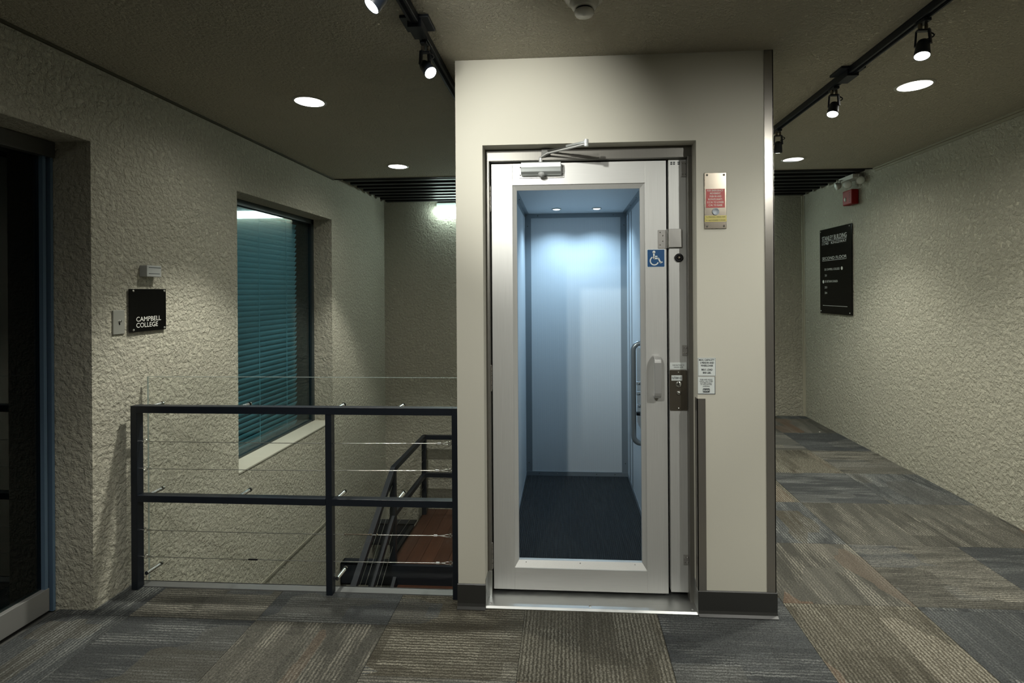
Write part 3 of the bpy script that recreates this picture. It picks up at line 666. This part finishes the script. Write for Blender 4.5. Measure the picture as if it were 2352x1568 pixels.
# ---- notices
nt1 = thing('capacity_notice', 'upper white notice with bold MAX. CAPACITY print on the tower wall', 'notice', (0.617, 2.357, 1.09))
c = MB(); TOWER.rect(c, 0.5785, 0.6560, 1.0500, 1.1310, 0, 0.0012); c.build('notice_sheet', WHITE, nt1)
c = MB()
for (a0, a1, b0, b1) in ((0.5795, 0.655, 1.1290, 1.1300), (0.5795, 0.655, 1.0510, 1.0520), (0.5795, 0.5805, 1.051, 1.130), (0.654, 0.655, 1.051, 1.130)): TOWER.rect(c, a0, a1, b0, b1, 0.0012, 0.0015)
c.build('border', LETTER_D, nt1)
text_part([('MAX. CAPACITY', 0.5835, 0.6510, 1.1170, 1.1255), ('2 PERSON AND', 0.5880, 0.6480, 1.1045, 1.1130), ('WHEELCHAIR', 0.5910, 0.6445, 1.0920, 1.1005), ('MAX. LOAD', 0.5945, 0.6415, 1.0740, 1.0830), ('800 LBS.', 0.6000, 0.6360, 1.0605, 1.0695)], TOWER, 0.0016, LETTER_D, nt1, bold=0.03)
nt2 = thing('operating_notice', 'lower white notice with small print and black logo on the tower wall', 'notice', (0.615, 2.357, 1.01))
c = MB(); TOWER.rect(c, 0.5780, 0.6530, 0.9705, 1.0475, 0, 0.0015); c.build('notice_backing', LETTER_D, nt2)
c = MB(); TOWER.rect(c, 0.5780, 0.6505, 0.9730, 1.0470, 0.0015, 0.0022); c.build('notice_sheet', WHITE, nt2)
text_part([('PUSH AND HOLD', 0.5870, 0.6405, 1.0325, 1.0380), ('UNTIL CAR STOPS', 0.5850, 0.6430, 1.0250, 1.0305), ('AUTOMATICALLY', 0.5875, 0.6400, 1.0175, 1.0230), ('AT REQUESTED', 0.5890, 0.6385, 1.0100, 1.0155), ('LANDING', 0.5990, 0.6285, 1.0025, 1.0080)], TOWER, 0.0025, LETTER_D, nt2)
c = MB(); TOWER.rrect(c, 0.5995, 0.6290, 0.9785, 0.9960, 0.0022, 0.0028, 0.003); lg = c.build('logo', LETTER_D, nt2)
text_part([('RAM', 0.6020, 0.6265, 0.9825, 0.9920)], TOWER, 0.0031, WHITE, lg)

# ---------------------------------------------------------------- left wall: glass door, window
d2 = structE('door_2', 'dark glazed door set deep in the left stucco wall', 'door', (XL - REV, 1.3, 0))
XD = XL - REV + 0.004
MB().box(XD - 0.06, XD + 0.012, DY0, DY1 - 0.004, 2.045, DZ - 0.004).build('header', BRONZE, d2)
MB().box(XD - 0.05, XD, DY0, DY1 - 0.030, 0.012, 0.113).build('bottom_rail', DOORGREY, d2, 0.002)
MB().box(XD - 0.05, XD + 0.002, DY1 - 0.016, DY1 - 0.004, 0, 2.045).build('jamb', BLUEEDGE, d2)
MB().box(XD - 0.05, XD - 0.004, DY1 - 0.046, DY1 - 0.032, 0.113, 2.045).build('glass_edge_strip', BLUEEDGE, d2)
MB().box(XD - 0.05, XD - 0.020, DY1 - 0.032, DY1 - 0.016, 0.0, 2.045).build('gasket', GAP, d2)
MB().box(XD - 0.035, XD - 0.023, DY0, DY1 - 0.046, 0.113, 2.045).build('glass_pane', GL_DARK, d2)
MB().box(XD - 0.06, XD - 0.03, DY1 - 0.012, DY1, 0, 2.045).build('frame_back', GAP, d2)
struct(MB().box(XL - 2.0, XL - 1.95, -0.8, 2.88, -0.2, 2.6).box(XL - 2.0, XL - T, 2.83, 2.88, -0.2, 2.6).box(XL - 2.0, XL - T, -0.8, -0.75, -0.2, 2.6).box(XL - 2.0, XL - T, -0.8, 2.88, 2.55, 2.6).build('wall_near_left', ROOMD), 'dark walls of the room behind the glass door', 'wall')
c = MB(); pts = [(XL - 1.45 + 0.62 * k / 24, 2.52 + 0.02 * math.sin(k * 1.3)) for k in range(25)]
vs_ = [(x, y + dy_, z) for dy_ in (0, 0.003) for (x, y) in pts for z in (0.05, 2.42)]; n = len(pts); fs_ = []
for k in range(n - 1):
    for o_ in (0, 2 * n): fs_.append((o_ + 2 * k, o_ + 2 * k + 2, o_ + 2 * k + 3, o_ + 2 * k + 1))
fs_ += [(0, 1, 2 * n + 1, 2 * n), (2 * n - 2, 2 * n - 1, 4 * n - 1, 4 * n - 2)]
c.add(vs_, fs_); tag(c.build('curtain', CURTAIN), 'dark teal drape hanging in the room behind the glass door', 'curtain')

w1 = structE('window_1', 'tall teal-tinted interior window in the left stucco wall', 'window', (XL - REV, 4.0, 0.25))
XW = XL - REV
c = MB(); c.box(XW - 0.05, XW + 0.012, WY0, WY1, WZ1 - 0.042, WZ1); c.box(XW - 0.05, XW + 0.012, WY0, WY0 + 0.02, WZ0, WZ1); c.box(XW - 0.05, XW + 0.012, WY1 - 0.040, WY1, WZ0, WZ1); c.box(XW - 0.05, XW + 0.008, WY0, WY1, WZ0, WZ0 + 0.018)
c.build('window_frame', mat('dark_window_frame', (0.02, 0.03, 0.033), 0.4), w1)
MB().box(XW - 0.012, XW - 0.004, WY0 + 0.02, WY1 - 0.04, WZ0 + 0.018, WZ1 - 0.042).build('window_pane', GL_TEAL, w1)
MB().box(XW, XL + 0.004, WY0, WY1, WZ0 - 0.005, WZ0 + 0.004).build('window_sill', SILL, w1)
bl = thing('venetian_blind', 'closed horizontal-slat blind behind the teal window glass', 'blind', (XW - 0.07, 3.9, WZ0))
nb = 43; pitch = (WZ1 - WZ0 - 0.08) / nb
b0 = None
for i in range(nb):
    z = WZ0 + 0.03 + i * pitch; x = XW - 0.075; a = math.radians(62); hw = 0.026
    pts = []
    for k in (-1, -0.35, 0.35, 1): pts.append((x + k * hw * math.cos(a) + (1 - k * k) * 0.003, z + k * hw * math.sin(a)))
    if b0 is None:
        c = MB()
        for (p, q) in zip(pts[:-1], pts[1:]): c.add([(p[0], 3.25, p[1]), (q[0], 3.25, q[1]), (q[0], 4.53, q[1]), (p[0], 4.53, p[1])], [(0, 1, 2, 3)])
        b0 = c.build('blind_slat', BLINDM, bl)
    else:
        o = b0.copy(); COL.objects.link(o); o.parent = bl; o.location = (0, 0, i * pitch)
c = MB()
for y in (3.55, 3.95, 4.35): c.box(XW - 0.058, XW - 0.056, y - 0.002, y + 0.002, WZ0, WZ1)
c.build('ladder_cord', BLINDM, bl)
MB().box(XW - 0.10, XW - 0.052, 3.25, 4.53, WZ1 - 0.04, WZ1 - 0.005).build('head_rail', BLINDM, bl)
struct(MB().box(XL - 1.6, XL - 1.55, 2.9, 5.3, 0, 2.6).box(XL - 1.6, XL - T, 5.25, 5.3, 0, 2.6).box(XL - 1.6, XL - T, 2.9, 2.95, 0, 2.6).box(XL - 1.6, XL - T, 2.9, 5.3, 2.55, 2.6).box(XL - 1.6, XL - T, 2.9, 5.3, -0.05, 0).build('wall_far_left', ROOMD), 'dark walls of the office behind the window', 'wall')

# ---- small things on the left wall
cs = thing('name_sign', 'square black acrylic sign reading CAMPBELL COLLEGE on the left stucco wall', 'sign', (XL, 2.558, 1.345))
c = MB(); LEFT.rect(c, 2.441, 2.676, 1.238, 1.452, 0.006, 0.012); c.build('sign_plate', SIGNBLK, cs, 0.001)
text_part([('CAMPBELL', 2.481, 2.640, 1.289, 1.313), ('COLLEGE', 2.481, 2.619, 1.259, 1.283)], LEFT, 0.0124, LETTER, cs, bold=0.004)
c = MB()
for a in (2.463, 2.663):
    for b in (1.249, 1.442): LEFT.screw(c, a, b, 0.012, 0.006)
c.build('screw', CHROME, cs)
sw = thing('switch_plate', 'narrow grey metal key-switch plate left of the black name sign', 'switch', (XL, 2.386, 1.29))
c = MB(); LEFT.rect(c, 2.354, 2.419, 1.235, 1.350, 0, 0.007); c.build('plate', SWITCH, sw, 0.002)
MB().lathe([(0.006, 0.007), (0.006, 0.012), (0.0001, 0.013)], LEFT.p(2.389, 1.297), LEFT.n, 14).build('key_lock', CHROME, sw)
c = MB(); LEFT.rect(c, 2.3865, 2.391, 1.279, 1.293, 0.007, 0.0085); c.build('key_slot', BLACKM, sw)
wb = thing('wall_sensor', 'small pale grey plastic box mounted above the black name sign', 'sensor box', (XL, 2.56, 1.54))
c = MB(); LEFT.rect(c, 2.516, 2.610, 1.514, 1.571, 0, 0.040); c.build('housing', PLASTIC_G, wb, 0.002)
c = MB(); LEFT.rect(c, 2.528, 2.608, 1.559, 1.562, 0.040, 0.0405); LEFT.rect(c, 2.528, 2.600, 1.528, 1.531, 0.040, 0.0405); c.build('vent_slot', LETTER_D, wb)

# ---------------------------------------------------------------- right wall things
ds = thing('directory_board', 'tall black directory board reading STANLEY BUILDING on the right stucco wall', 'sign', (XR, 5.4, 1.61))
DYa, DYb, DZa, DZb = -5.707, -5.092, 1.179, 2.043
c = MB(); RIGHT.rect(c, DYa, DYb, DZa, DZb, 0.006, 0.014); c.build('board', SIGNBLK, ds, 0.001)
def bx_(x):
    s = (x - 105) / 480.0; t_ = s * 5.707 / (s * 5.707 + (1 - s) * 5.092)
    return DYa + (DYb - DYa) * t_
def bz_(v_): return DZb - (DZb - DZa) * v_
lines = [('STANLEY BUILDING', 140, 510, .086, .138), ('11740 \u00b7 KINGSWAY', 140, 510, .157, .188), ('SECOND FLOOR', 140, 508, .331, .365),
         ('202 CAMPBELL COLLEGE', 172, 400, .467, .492), ('201', 178, 207, .538, .563), ('205 RETRAIN CANADA', 175, 372, .608, .634), ('203', 175, 210, .679, .704), ('204', 175, 210, .744, .769)]
for s, a, b, d, e in lines: text_part([(s, bx_(a), bx_(b), bz_(e), bz_(d))], RIGHT, 0.0145, LETTER, ds, bold=0.0)
c = MB()
for a, b, v0, v1 in ((140, 508, .1445, .1485), (140, 506, .374, .378), (145, 515, .905, .909)): RIGHT.rect(c, bx_(a), bx_(b), bz_(v1), bz_(v0), 0.014, 0.0148)
for x, v_ in ((435, .478), (155, .624)):
    c.prism([RIGHT.p(bx_(x) + 0.017 * math.cos(2 * PI * k / 16), bz_(v_) + 0.017 * math.sin(2 * PI * k / 16), 0.014) for k in range(16)], None, RIGHT.n * 0.0008)
c.build('rule_and_dot', LETTER, ds)
c = MB()
for a in (DYa + 0.02, DYb - 0.035):
    for b in (DZa + 0.02, DZb - 0.02): RIGHT.screw(c, a, b, 0.014, 0.007)
c.build('screw', CHROME, ds)
al = thing('fire_alarm', 'red wall-mounted fire alarm strobe under the emergency lamps', 'alarm', (XR, 5.06, 2.28))
c = MB().box(XR - 0.068, XR - 0.002, 4.985, 5.145, 2.208, 2.345, 0.010).build('housing', REDBOX, al)
c = MB().ball((XR - 0.070, 5.09, 2.262), 0.020, 8, (0.5, 0.7, 1)).build('strobe_lens', LENSG, al)
c = MB()
for k in range(5): c.box(XR - 0.0695, XR - 0.067, 5.02, 5.024, 2.228 + k * 0.02, 2.238 + k * 0.02)
c.build('speaker_slot', LETTER_D, al)
em = thing('emergency_light', 'beige emergency light with three clear round lamp heads above the red alarm', 'emergency light', (XR, 5.0, 2.42))
MB().box(XR - 0.085, XR, 4.93, 5.18, 2.432, 2.472, 0.006).build('base', PLASTIC_W, em)
for (x, y, z, d) in ((XR - 0.085, 5.02, 2.390, (-0.55, -0.8, -0.2)), (XR - 0.045, 4.88, 2.400, (-0.1, -0.9, -0.3)), (XR - 0.135, 5.12, 2.392, (-0.9, 0.2, -0.3))):
    dv = Vector(d).normalized()
    hd = MB().lathe([(0.008, -0.045), (0.024, -0.035), (0.034, -0.008), (0.038, 0.004), (0.034, 0.006)], (x, y, z), dv, 20).tube([(x - dv.x * 0.04, y - dv.y * 0.04, z), (x - dv.x * 0.03, y - dv.y * 0.03, z + 0.05), (XR - 0.06, y, 2.45)], 0.007, 8).build('lamp_head', PLASTIC_W, em)
    MB().lathe([(0.034, 0.004), (0.028, 0.010), (0.014, 0.014), (0.0001, 0.015)], (x, y, z), dv, 20).build('lamp_lens', LENSG, hd)

# ---------------------------------------------------------------- stairwell railing
rl = thing('stair_guard_railing', 'black steel guard railing with wire cables and glass screen along the stairwell edge', 'railing', (-1.3, 2.43, 0))
RY0, RY1 = 2.410, 2.450
MB().box(-2.100, -2.068, RY0, RY1, 0, 0.887).build('post', BLACKP, rl, 0.0015)
MB().box(-1.137, -1.107, RY0 + 0.004, RY1, 0, 0.855).build('post', BLACKP, rl, 0.0015)
MB().box(-0.532, -0.504, RY0, RY1, 0, 0.887).build('post', BLACKP, rl, 0.0015)
MB().box(-2.068, -0.532, RY0, RY1, 0.853, 0.887).build('top_rail', BLACKP, rl, 0.0015)
MB().box(-2.068, -1.137, RY0, RY1, 0.424, 0.456).build('middle_rail', BLACKP, rl, 0.0015)
MB().box(-1.107, -0.532, RY0, RY1, 0.424, 0.456).build('middle_rail', BLACKP, rl, 0.0015)
def sagline(x0, z0, x1, z1, sag, n=10, y=2.43): return [(x0 + (x1 - x0) * k / n, y, z0 + (z1 - z0) * k / n - sag * 4 * (k / n) * (1 - k / n)) for k in range(n + 1)]
for zi, (zl, zr) in enumerate(((0.712, 0.719), (0.580, 0.592), (0.282, 0.287), (0.153, 0.159))):
    c = MB().tube(sagline(-2.030, zl, -0.570, zr, 0.004), 0.0016, 6)
    ca = c.build('wire_cable', COND, rl)
    e = MB().tube([(-2.075, 2.43, zl), (-2.050, 2.43, zl)], 0.0032, 8)
    e.tube([(-2.042 + 0.010 * math.cos(2 * PI * k / 10), 2.43, zl + 0.010 * math.sin(2 * PI * k / 10)) for k in range(10)], 0.0022, 6, True)
    e.build('eye_bolt', CHROME, ca)
    e = MB().tube([(-0.530, 2.43, zr), (-0.541, 2.43, zr)], 0.003, 8)
    e.tube([(-0.545 + 0.007 * math.cos(2 * PI * k / 10), 2.43, zr + 0.009 * math.sin(2 * PI * k / 10)) for k in range(10)], 0.0020, 6, True)
    e.build('eye_bolt', CHROME, ca)
    L = (0.040, 0.050, 0.060, 0.050)[zi]
    MB().tube([(-2.036, 2.43, zl), (-2.030, 2.43, zl + 0.004), (-2.018, 2.43, zl + 0.004), (-2.000, 2.43, zl), (-2.018, 2.43, zl - 0.004), (-2.030, 2.43, zl - 0.004)], 0.0014, 5, True).build('cable_loop', COND, ca)
    MB().tube([(-0.546, 2.43, zr), (-0.550, 2.43, zr + 0.0055), (-0.562, 2.43, zr + 0.0055), (-0.548 - L, 2.43, zr), (-0.562, 2.43, zr - 0.0055), (-0.550, 2.43, zr - 0.0055)], 0.0015, 5, True).build('cable_loop', COND, ca)
    MB().box(-0.548 - L - 0.016, -0.548 - L, 2.427, 2.433, zr - 0.0035, zr + 0.0035).build('crimp', CRIMP, ca)
    if zi == 3: MB().cone((-1.525, 2.43, zl - 0.001), (-1.480, 2.43, zl - 0.001), 0.004, 0.004, 8).build('turnbuckle', BLACKM, ca)
    if zi == 2: MB().cone((-1.045, 2.43, zr - 0.004), (-0.930, 2.43, zr - 0.003), 0.0035, 0.0035, 8).ball((-0.925, 2.43, zr - 0.003), 0.006, 6).ball((-1.05, 2.43, zr - 0.004), 0.005, 6).ball((-0.895, 2.43, zr - 0.003), 0.005, 6).build('turnbuckle', STEEL_DARK, ca)
GY = 2.530
MB().box(-2.112, -0.497, GY, GY + 0.008, -0.10, 1.008).build('glass_screen', GL_CLEAR, rl)
ge = MB().box(-2.112, -0.497, GY, GY + 0.008, 1.0081, 1.0096).box(-2.1136, -2.1121, GY, GY + 0.008, -0.10, 1.008)
ge.build('glass_edge', GL_EDGE, rl)
for x, z in ((-2.045, 0.872), (-1.585, 0.872), (-1.100, 0.872), (-0.800, 0.872), (-2.045, 0.443), (-1.585, 0.443), (-1.098, 0.443), (-0.800, 0.443), (-2.055, 0.062), (-1.098, 0.062)):
    y0 = RY1 - 0.002
    pg = MB().cone((x, y0, z), (x, GY - 0.002, z), 0.0095, 0.0095, 16).build('standoff_peg', PEGM, rl)
    MB().cone((x, GY - 0.002, z), (x, GY, z), 0.0085, 0.0085, 16, True).cone((x, GY + 0.008, z), (x, GY + 0.016, z), 0.011, 0.010, 16).build('peg_cap', CHROME, pg)

# ---------------------------------------------------------------- stairs below
LZ = -1.125; LXa = -1.66; LYf = 4.86
st_ = thing('staircase', 'wooden stair landing and steps with black steel beams and handrail', 'stairs', (-0.8, 5.4, LZ))
pw = 0.132; x = LXa; i = 0
while x < 0.18:
    x1 = min(x + pw, 0.18)
    MB().box(x + 0.001, x1 - 0.001, LYf, YB - 0.004, LZ - 0.03, LZ).build('plank', WOODS[(i * 7) % 3], st_, 0.0015); x = x1; i += 1
def channel(y0, y1, x0, x1, z0, z1):
    c = MB(); c.box(x0, x1, y0, y0 + 0.012, z0, z1).box(x0, x1, y0, y1, z1 - 0.012, z1).box(x0, x1, y0, y1, z0, z0 + 0.012).box(x0, x0 + 0.01, y0, y1, z0, z1); return c
channel(4.82, 4.92, -2.13, -1.662, -1.315, -1.118).build('beam', BLACKP, st_)
MB().box(-1.662, 0.18, 4.82, 4.858, -1.315, -1.127).build('fascia_beam', BLACKP, st_)
channel(5.62, 5.74, -2.13, -1.662, -1.33, -1.10).build('beam', BLACKP, st_)
MB().box(-1.70, -1.662, 4.92, 5.62, -1.33, -1.105).build('side_beam', BLACKP, st_)
for k in range(1, 9):
    z = LZ - 0.18 * k; yf = 4.86 - 0.285 * (k - 1)
    MB().box(-1.58, -0.50, yf - 0.30, yf, z - 0.04, z).build('tread', WOODS[k % 3], st_, 0.002)
    MB().box(-1.58, -0.50, yf - 0.295 , yf - 0.288, z - 0.14, z - 0.04).build('riser', BLACKP, st_)
sl = 0.18 / 0.285
c = MB().bar((-1.60, 4.86, LZ - 0.20), (-1.60, 2.62, LZ - 0.20 - sl * 2.24), 0.03, 0.26); c.build('stringer', BLACKP, st_)
sr = st_
RX = -1.635; ZRt, ZRm = -0.242, -0.675; Yf, Yb = 4.865, 5.955; rw = 0.045
MB().box(RX - 0.026, RX + 0.026, Yf - 0.026, Yf + 0.026, LZ, ZRt - 0.02).build('post', BLACKP, sr)
MB().box(RX - 0.024, RX + 0.024, Yb - 0.024, Yb + 0.024, LZ, ZRt - 0.02).build('post', BLACKP, sr)
MB().bar((RX, Yf, ZRt), (RX, Yb + 0.02, ZRt), rw, rw).build('top_rail', BLACKP, sr)
MB().bar((RX, Yb, ZRt), (0.15, Yb, ZRt), rw, rw).build('top_rail', BLACKP, sr)
MB().bar((RX, Yf, ZRm), (RX, Yb + 0.02, ZRm), rw * 0.95, rw).build('middle_rail', BLACKP, sr)
MB().bar((RX, Yb, ZRm), (0.15, Yb, ZRm), rw, rw).build('middle_rail', BLACKP, sr)
dy = 2.2
MB().bar((RX, Yf + 0.01, ZRt + 0.003), (RX, Yf - dy, ZRt - sl * dy), rw, rw).build('sloping_rail', BLACKP, sr)
MB().bar((RX, Yf + 0.01, ZRm + 0.003), (RX, Yf - dy, ZRm - sl * dy), rw, rw).build('sloping_rail', BLACKP, sr)
MB().box(RX - 0.026, RX + 0.026, Yf - 1.35, Yf - 1.30, -2.4, ZRt - sl * 1.32).build('post', BLACKP, sr)
for dz in (-0.13, -0.26, -0.57, -0.70):
    MB().tube([(RX, Yf, ZRt + dz), (RX, Yf - dy, ZRt + dz - sl * dy)], 0.0018, 5).tube([(RX, Yf, ZRt + dz), (RX, Yb, ZRt + dz)], 0.0015, 5).tube([(RX, Yb, ZRt + dz), (0.15, Yb, ZRt + dz)], 0.0015, 5).build('wire_cable', COND, sr)
MB().box(0.14, 0.19, Yb - 0.02, Yb + 0.02, LZ, ZRt + 0.02).build('post', BLACKP, sr)

# ---------------------------------------------------------------- ceiling lamps
def downlight(x, y, label, lampmat, k=1.0, r=DLR, ang0=82, bl0=0.45):
    d = thing('downlight', label, 'ceiling light', (x, y, H), 'recessed ceiling downlights')
    MB().lathe([(r, -0.004), (r + 0.013, -0.003), (r + 0.014, 0.0), (r + 0.004, 0.0), (r + 0.0035, -0.001), (r, -0.002)], (x, y, H), (0, 0, 1), 32).build('trim_ring', TRIMRING, d)
    MB().lathe([(r, -0.002), (r * 0.96, 0.03), (r * 0.85, 0.085), (r * 0.6, 0.125), (r * 0.58, 0.13)], (x, y, H), (0, 0, 1), 32).build('reflector', lampmat if k >= 0 else COVE, d)
    MB().lathe([(r * 0.6, 0.126), (r * 0.35, 0.112), (0.0001, 0.108)], (x, y, H), (0, 0, 1), 24).build('lamp', E_DOWN, d)
    for e, ang, bl_, sz in ((DOWN_W, ang0, bl0, 0.04), (DOWN_SPILL * (0.5 if x < 0 else 1.0), 165, 1.0, 0.05)):
        ld = bpy.data.lights.new('downlight_light', 'SPOT'); ld.energy = e * 4 * abs(k); ld.color = LAMP_COL; ld.spot_size = math.radians(ang); ld.spot_blend = bl_; ld.shadow_soft_size = sz
        lo_ = bpy.data.objects.new('downlight_light', ld); COL.objects.link(lo_); lo_.parent = d; lo_.location = (0, 0, -0.015)
    return d
downlight(*DL[0], 'recessed round downlight in the ceiling, larger of the two left of the tower', E_DOWN, 1.0)
downlight(*DL[1], 'smaller recessed downlight left of the tower, close to the black slats', E_DOWN, 1.0)
downlight(*DL[2], 'large recessed round downlight glowing white near the right wall', E_DOWN, 0.85, ang0=100, bl0=0.9)
downlight(*DL[3], 'small recessed downlight with mirrored reflector right of the tower beside the last spotlight', E_DIM, 0.95, ang0=100, bl0=0.9)
for i, lb_, kk in ((4, 'downlight over the floor left of the viewer', 0.30), (5, 'downlight behind the viewer on the left side', 0.3), (6, 'downlight over the floor right of the viewer', 0.6), (7, 'downlight behind the viewer on the right side', 0.6)): downlight(*DL[i], lb_, E_DOWN, kk)

def track(x, y0, y1, label, plates):
    t_ = thing('track_rail', label, 'light track', (x, (y0 + y1) / 2, H))
    c = MB(); c.box(x - 0.018, x + 0.018, y0, y1, H - 0.032, H)
    c.build('track_channel', BLACKP, t_, 0.002)
    MB().box(x - 0.006, x + 0.006, y0 + 0.01, y1 - 0.01, H - 0.0345, H - 0.032).build('track_slot', GAP, t_)
    for y in plates:
        p = MB().box(x - 0.056, x + 0.056, y - 0.056, y + 0.056, H - 0.012, H, 0.002).build('canopy_plate', BLACKP, t_)
        MB().box(x - 0.026, x + 0.026, y - 0.05, y + 0.05, H - 0.044, H - 0.012).build('feed_box', BLACKP, p)
    return t_
track(-0.565, -1.4, 4.6, 'black ceiling track carrying spotlights left of the tower', [2.005])
track(1.352, -1.4, 4.6, 'black ceiling track carrying spotlights right of the tower', [2.606])
def spot(x, y, aim, label, e=1.0, ang=92, hang=0.10, cable=True, blend=0.5):
    s = thing('track_spotlight', label, 'spotlight', (x, y, H - 0.035), 'black track spotlights')
    z = H - 0.035
    MB().box(x - 0.014, x + 0.014, y - 0.03, y + 0.03, z - 0.012, z).build('adapter', BLACKP, s, 0.002)
    c = MB().cone((x - 0.009, y, z - 0.012), (x - 0.009, y, z - 0.034), 0.0075, 0.0075, 10).cone((x + 0.013, y, z - 0.012), (x + 0.013, y, z - 0.034), 0.006, 0.006, 10); c.build('collar', STEEL_DARK, s)
    d = Vector(aim).normalized(); pv = Vector((x, y, z - 0.092))
    side = d.cross(Vector((0, 0, 1))); side = side.normalized() if side.length > 0.05 else Vector((1, 0, 0))
    c = MB().box(x - 0.020, x + 0.020, y - 0.008, y + 0.008, z - 0.040, z - 0.033)
    for k in (-1, 1):
        a = Vector((x, y, z - 0.036)) + side * 0.020 * k; b = pv + side * 0.024 * k
        c.bar(a, b, 0.007, 0.014, up=tuple(d))
    c.build('yoke', BLACKP, s)
    bk = pv - d * 0.022; ln = pv + d * 0.050
    c = MB().lathe([(0.0001, 0), (0.010, 0.001), (0.018, 0.006), (0.022, 0.020), (0.025, 0.050), (0.0265, 0.072), (0.0255, 0.073), (0.0245, 0.070)], bk, d, 24); c.build('lamp_housing', BLACKP, s)
    MB().lathe([(0.0248, 0.0705), (0.016, 0.0735), (0.0001, 0.0745)], bk, d, 20).build('lamp_lens', E_SPOT, s)
    if cable:
        pts = []
        for k in range(11):
            t2 = k / 10; pts.append(Vector((x + 0.018, y, z - 0.040)).lerp(bk + Vector((0.012, 0, 0.004)), t2) + Vector((0.026 * math.sin(PI * t2), 0, 0)))
        MB().tube(pts, 0.0026, 6).build('power_cord', BLACKM, s)
    ld = bpy.data.lights.new('spot_light', 'SPOT'); ld.energy = SPOT_W * 4 * e; ld.color = (1.0, 0.995, 0.925); ld.spot_size = math.radians(ang); ld.spot_blend = blend; ld.shadow_soft_size = 0.022
    lo_ = bpy.data.objects.new('spot_light', ld); COL.objects.link(lo_); lo_.parent = s
    q = bk + d * 0.085; lo_.location = q - Vector((x, y, H - 0.035)); lo_.rotation_euler = d.to_track_quat('-Z', 'Y').to_euler()
    return s
spot(-0.565, 1.600, (-0.55, -0.35, -0.85), 'black track spotlight cut off by the top edge of the photo', 0.7, 110, blend=1.0)
spot(-0.565, 2.110, (0.55, -0.38, -0.72), 'black track spotlight hanging just past the canopy plate left of the tower', 0.7, 110, blend=1.0)
spot(1.352, 2.075, (-0.22, -0.25, -0.88), 'black track spotlight nearest the large downlight, right of the tower', 0.9, 125, blend=1.0)
spot(1.352, 2.735, (-0.28, -0.30, -0.88), 'black track spotlight between the canopy plate and the tower corner', 0.9, 125, blend=1.0)
spot(1.352, 3.430, (0.05, 0.25, -0.95), 'black track spotlight peeking from behind the stainless corner guard', 0.8, 120, blend=1.0)

spot(1.352, 0.75, (-0.62, 1.6, -1.30), 'black track spotlight over the viewer on the right track', 1.6, 88, blend=0.9)
spot(-0.565, 0.20, (0.05, 2.1, -1.65), 'black track spotlight on the left track, farther behind the viewer', 2.4, 88, blend=0.9)
spot(-0.565, 0.95, (0.365, 1.407, -0.28), 'black track spotlight on the left track, just over the viewer', 2.6, 50, blend=1.0)

# smoke detector
sd = thing('smoke_detector', 'round off-white smoke detector on the ceiling in front of the tower', 'smoke detector', (0.072, 1.870, H))
o3 = (0.072, 1.870, H)
MB().lathe([(0.0685, 0), (0.0695, -0.010), (0.066, -0.018), (0.052, -0.026), (0.0515, -0.027)], o3, (0, 0, 1), 40).build('base', DETECT, sd)
MB().lathe([(0.051, -0.025), (0.050, -0.032), (0.042, -0.046), (0.036, -0.050), (0.030, -0.050)], o3, (0, 0, 1), 40).build('body', DETECT, sd)
MB().lathe([(0.030, -0.046), (0.030, -0.058)], o3, (0, 0, 1), 32).build('sensor_gap', GAP, sd)
MB().lathe([(0.030, -0.056), (0.035, -0.057), (0.0345, -0.064), (0.031, -0.070), (0.0001, -0.073)], o3, (0, 0, 1), 40).build('cap', DETECT, sd)

# fluorescent wall fixtures below the slats
def tube_fixture(x0, x1, label):
    f = thing('fluorescent_fixture', label, 'wall light', ((x0 + x1) / 2, YB, 2.36), 'fluorescent fixtures on the end wall')
    MB().box(x0 + 0.015, x1 - 0.015, YB - 0.050, YB, 2.395, 2.462).build('housing', mat('fixture_housing', (0.45, 0.50, 0.48), 0.5), f, 0.003)
    pr = [(YB - 0.008, 2.405), (YB - 0.075, 2.402), (YB - 0.090, 2.390), (YB - 0.094, 2.360), (YB - 0.082, 2.332), (YB - 0.055, 2.320), (YB - 0.008, 2.320)]
    n = len(pr); vs_ = [(x, a, b) for x in (x0, x1) for a, b in pr]
    MB().add(vs_, [tuple(range(n)), tuple(range(n, 2 * n))[::-1]] + [(i, n + i, n + (i + 1) % n, (i + 1) % n) for i in range(n)]).build('diffuser', E_TUBE, f)
tube_fixture(-1.512, -0.29, 'glowing fluorescent fixture on the end wall left of the tower')
tube_fixture(0.80, 2.02, 'fluorescent fixture on the end wall hidden behind the tower')

tag(MB().lathe([(0.014, 0.0), (0.014, 0.004), (0.009, 0.007), (0.0001, 0.008)], (2.526, 5.425, 0), (0, 0, 1), 16).build('floor_plug', STEEL), 'tiny round metal plug on the carpet at the far end of the corridor', 'floor plug')
for o in bpy.data.objects:
    b_ = o.name.split('.')[0]
    if b_ in ('screw', 'panel_screw', 'bead_screw', 'vent_slot', 'speaker_slot', 'border', 'rule_and_dot', 'ladder_cord'): o['kind'] = 'stuff'
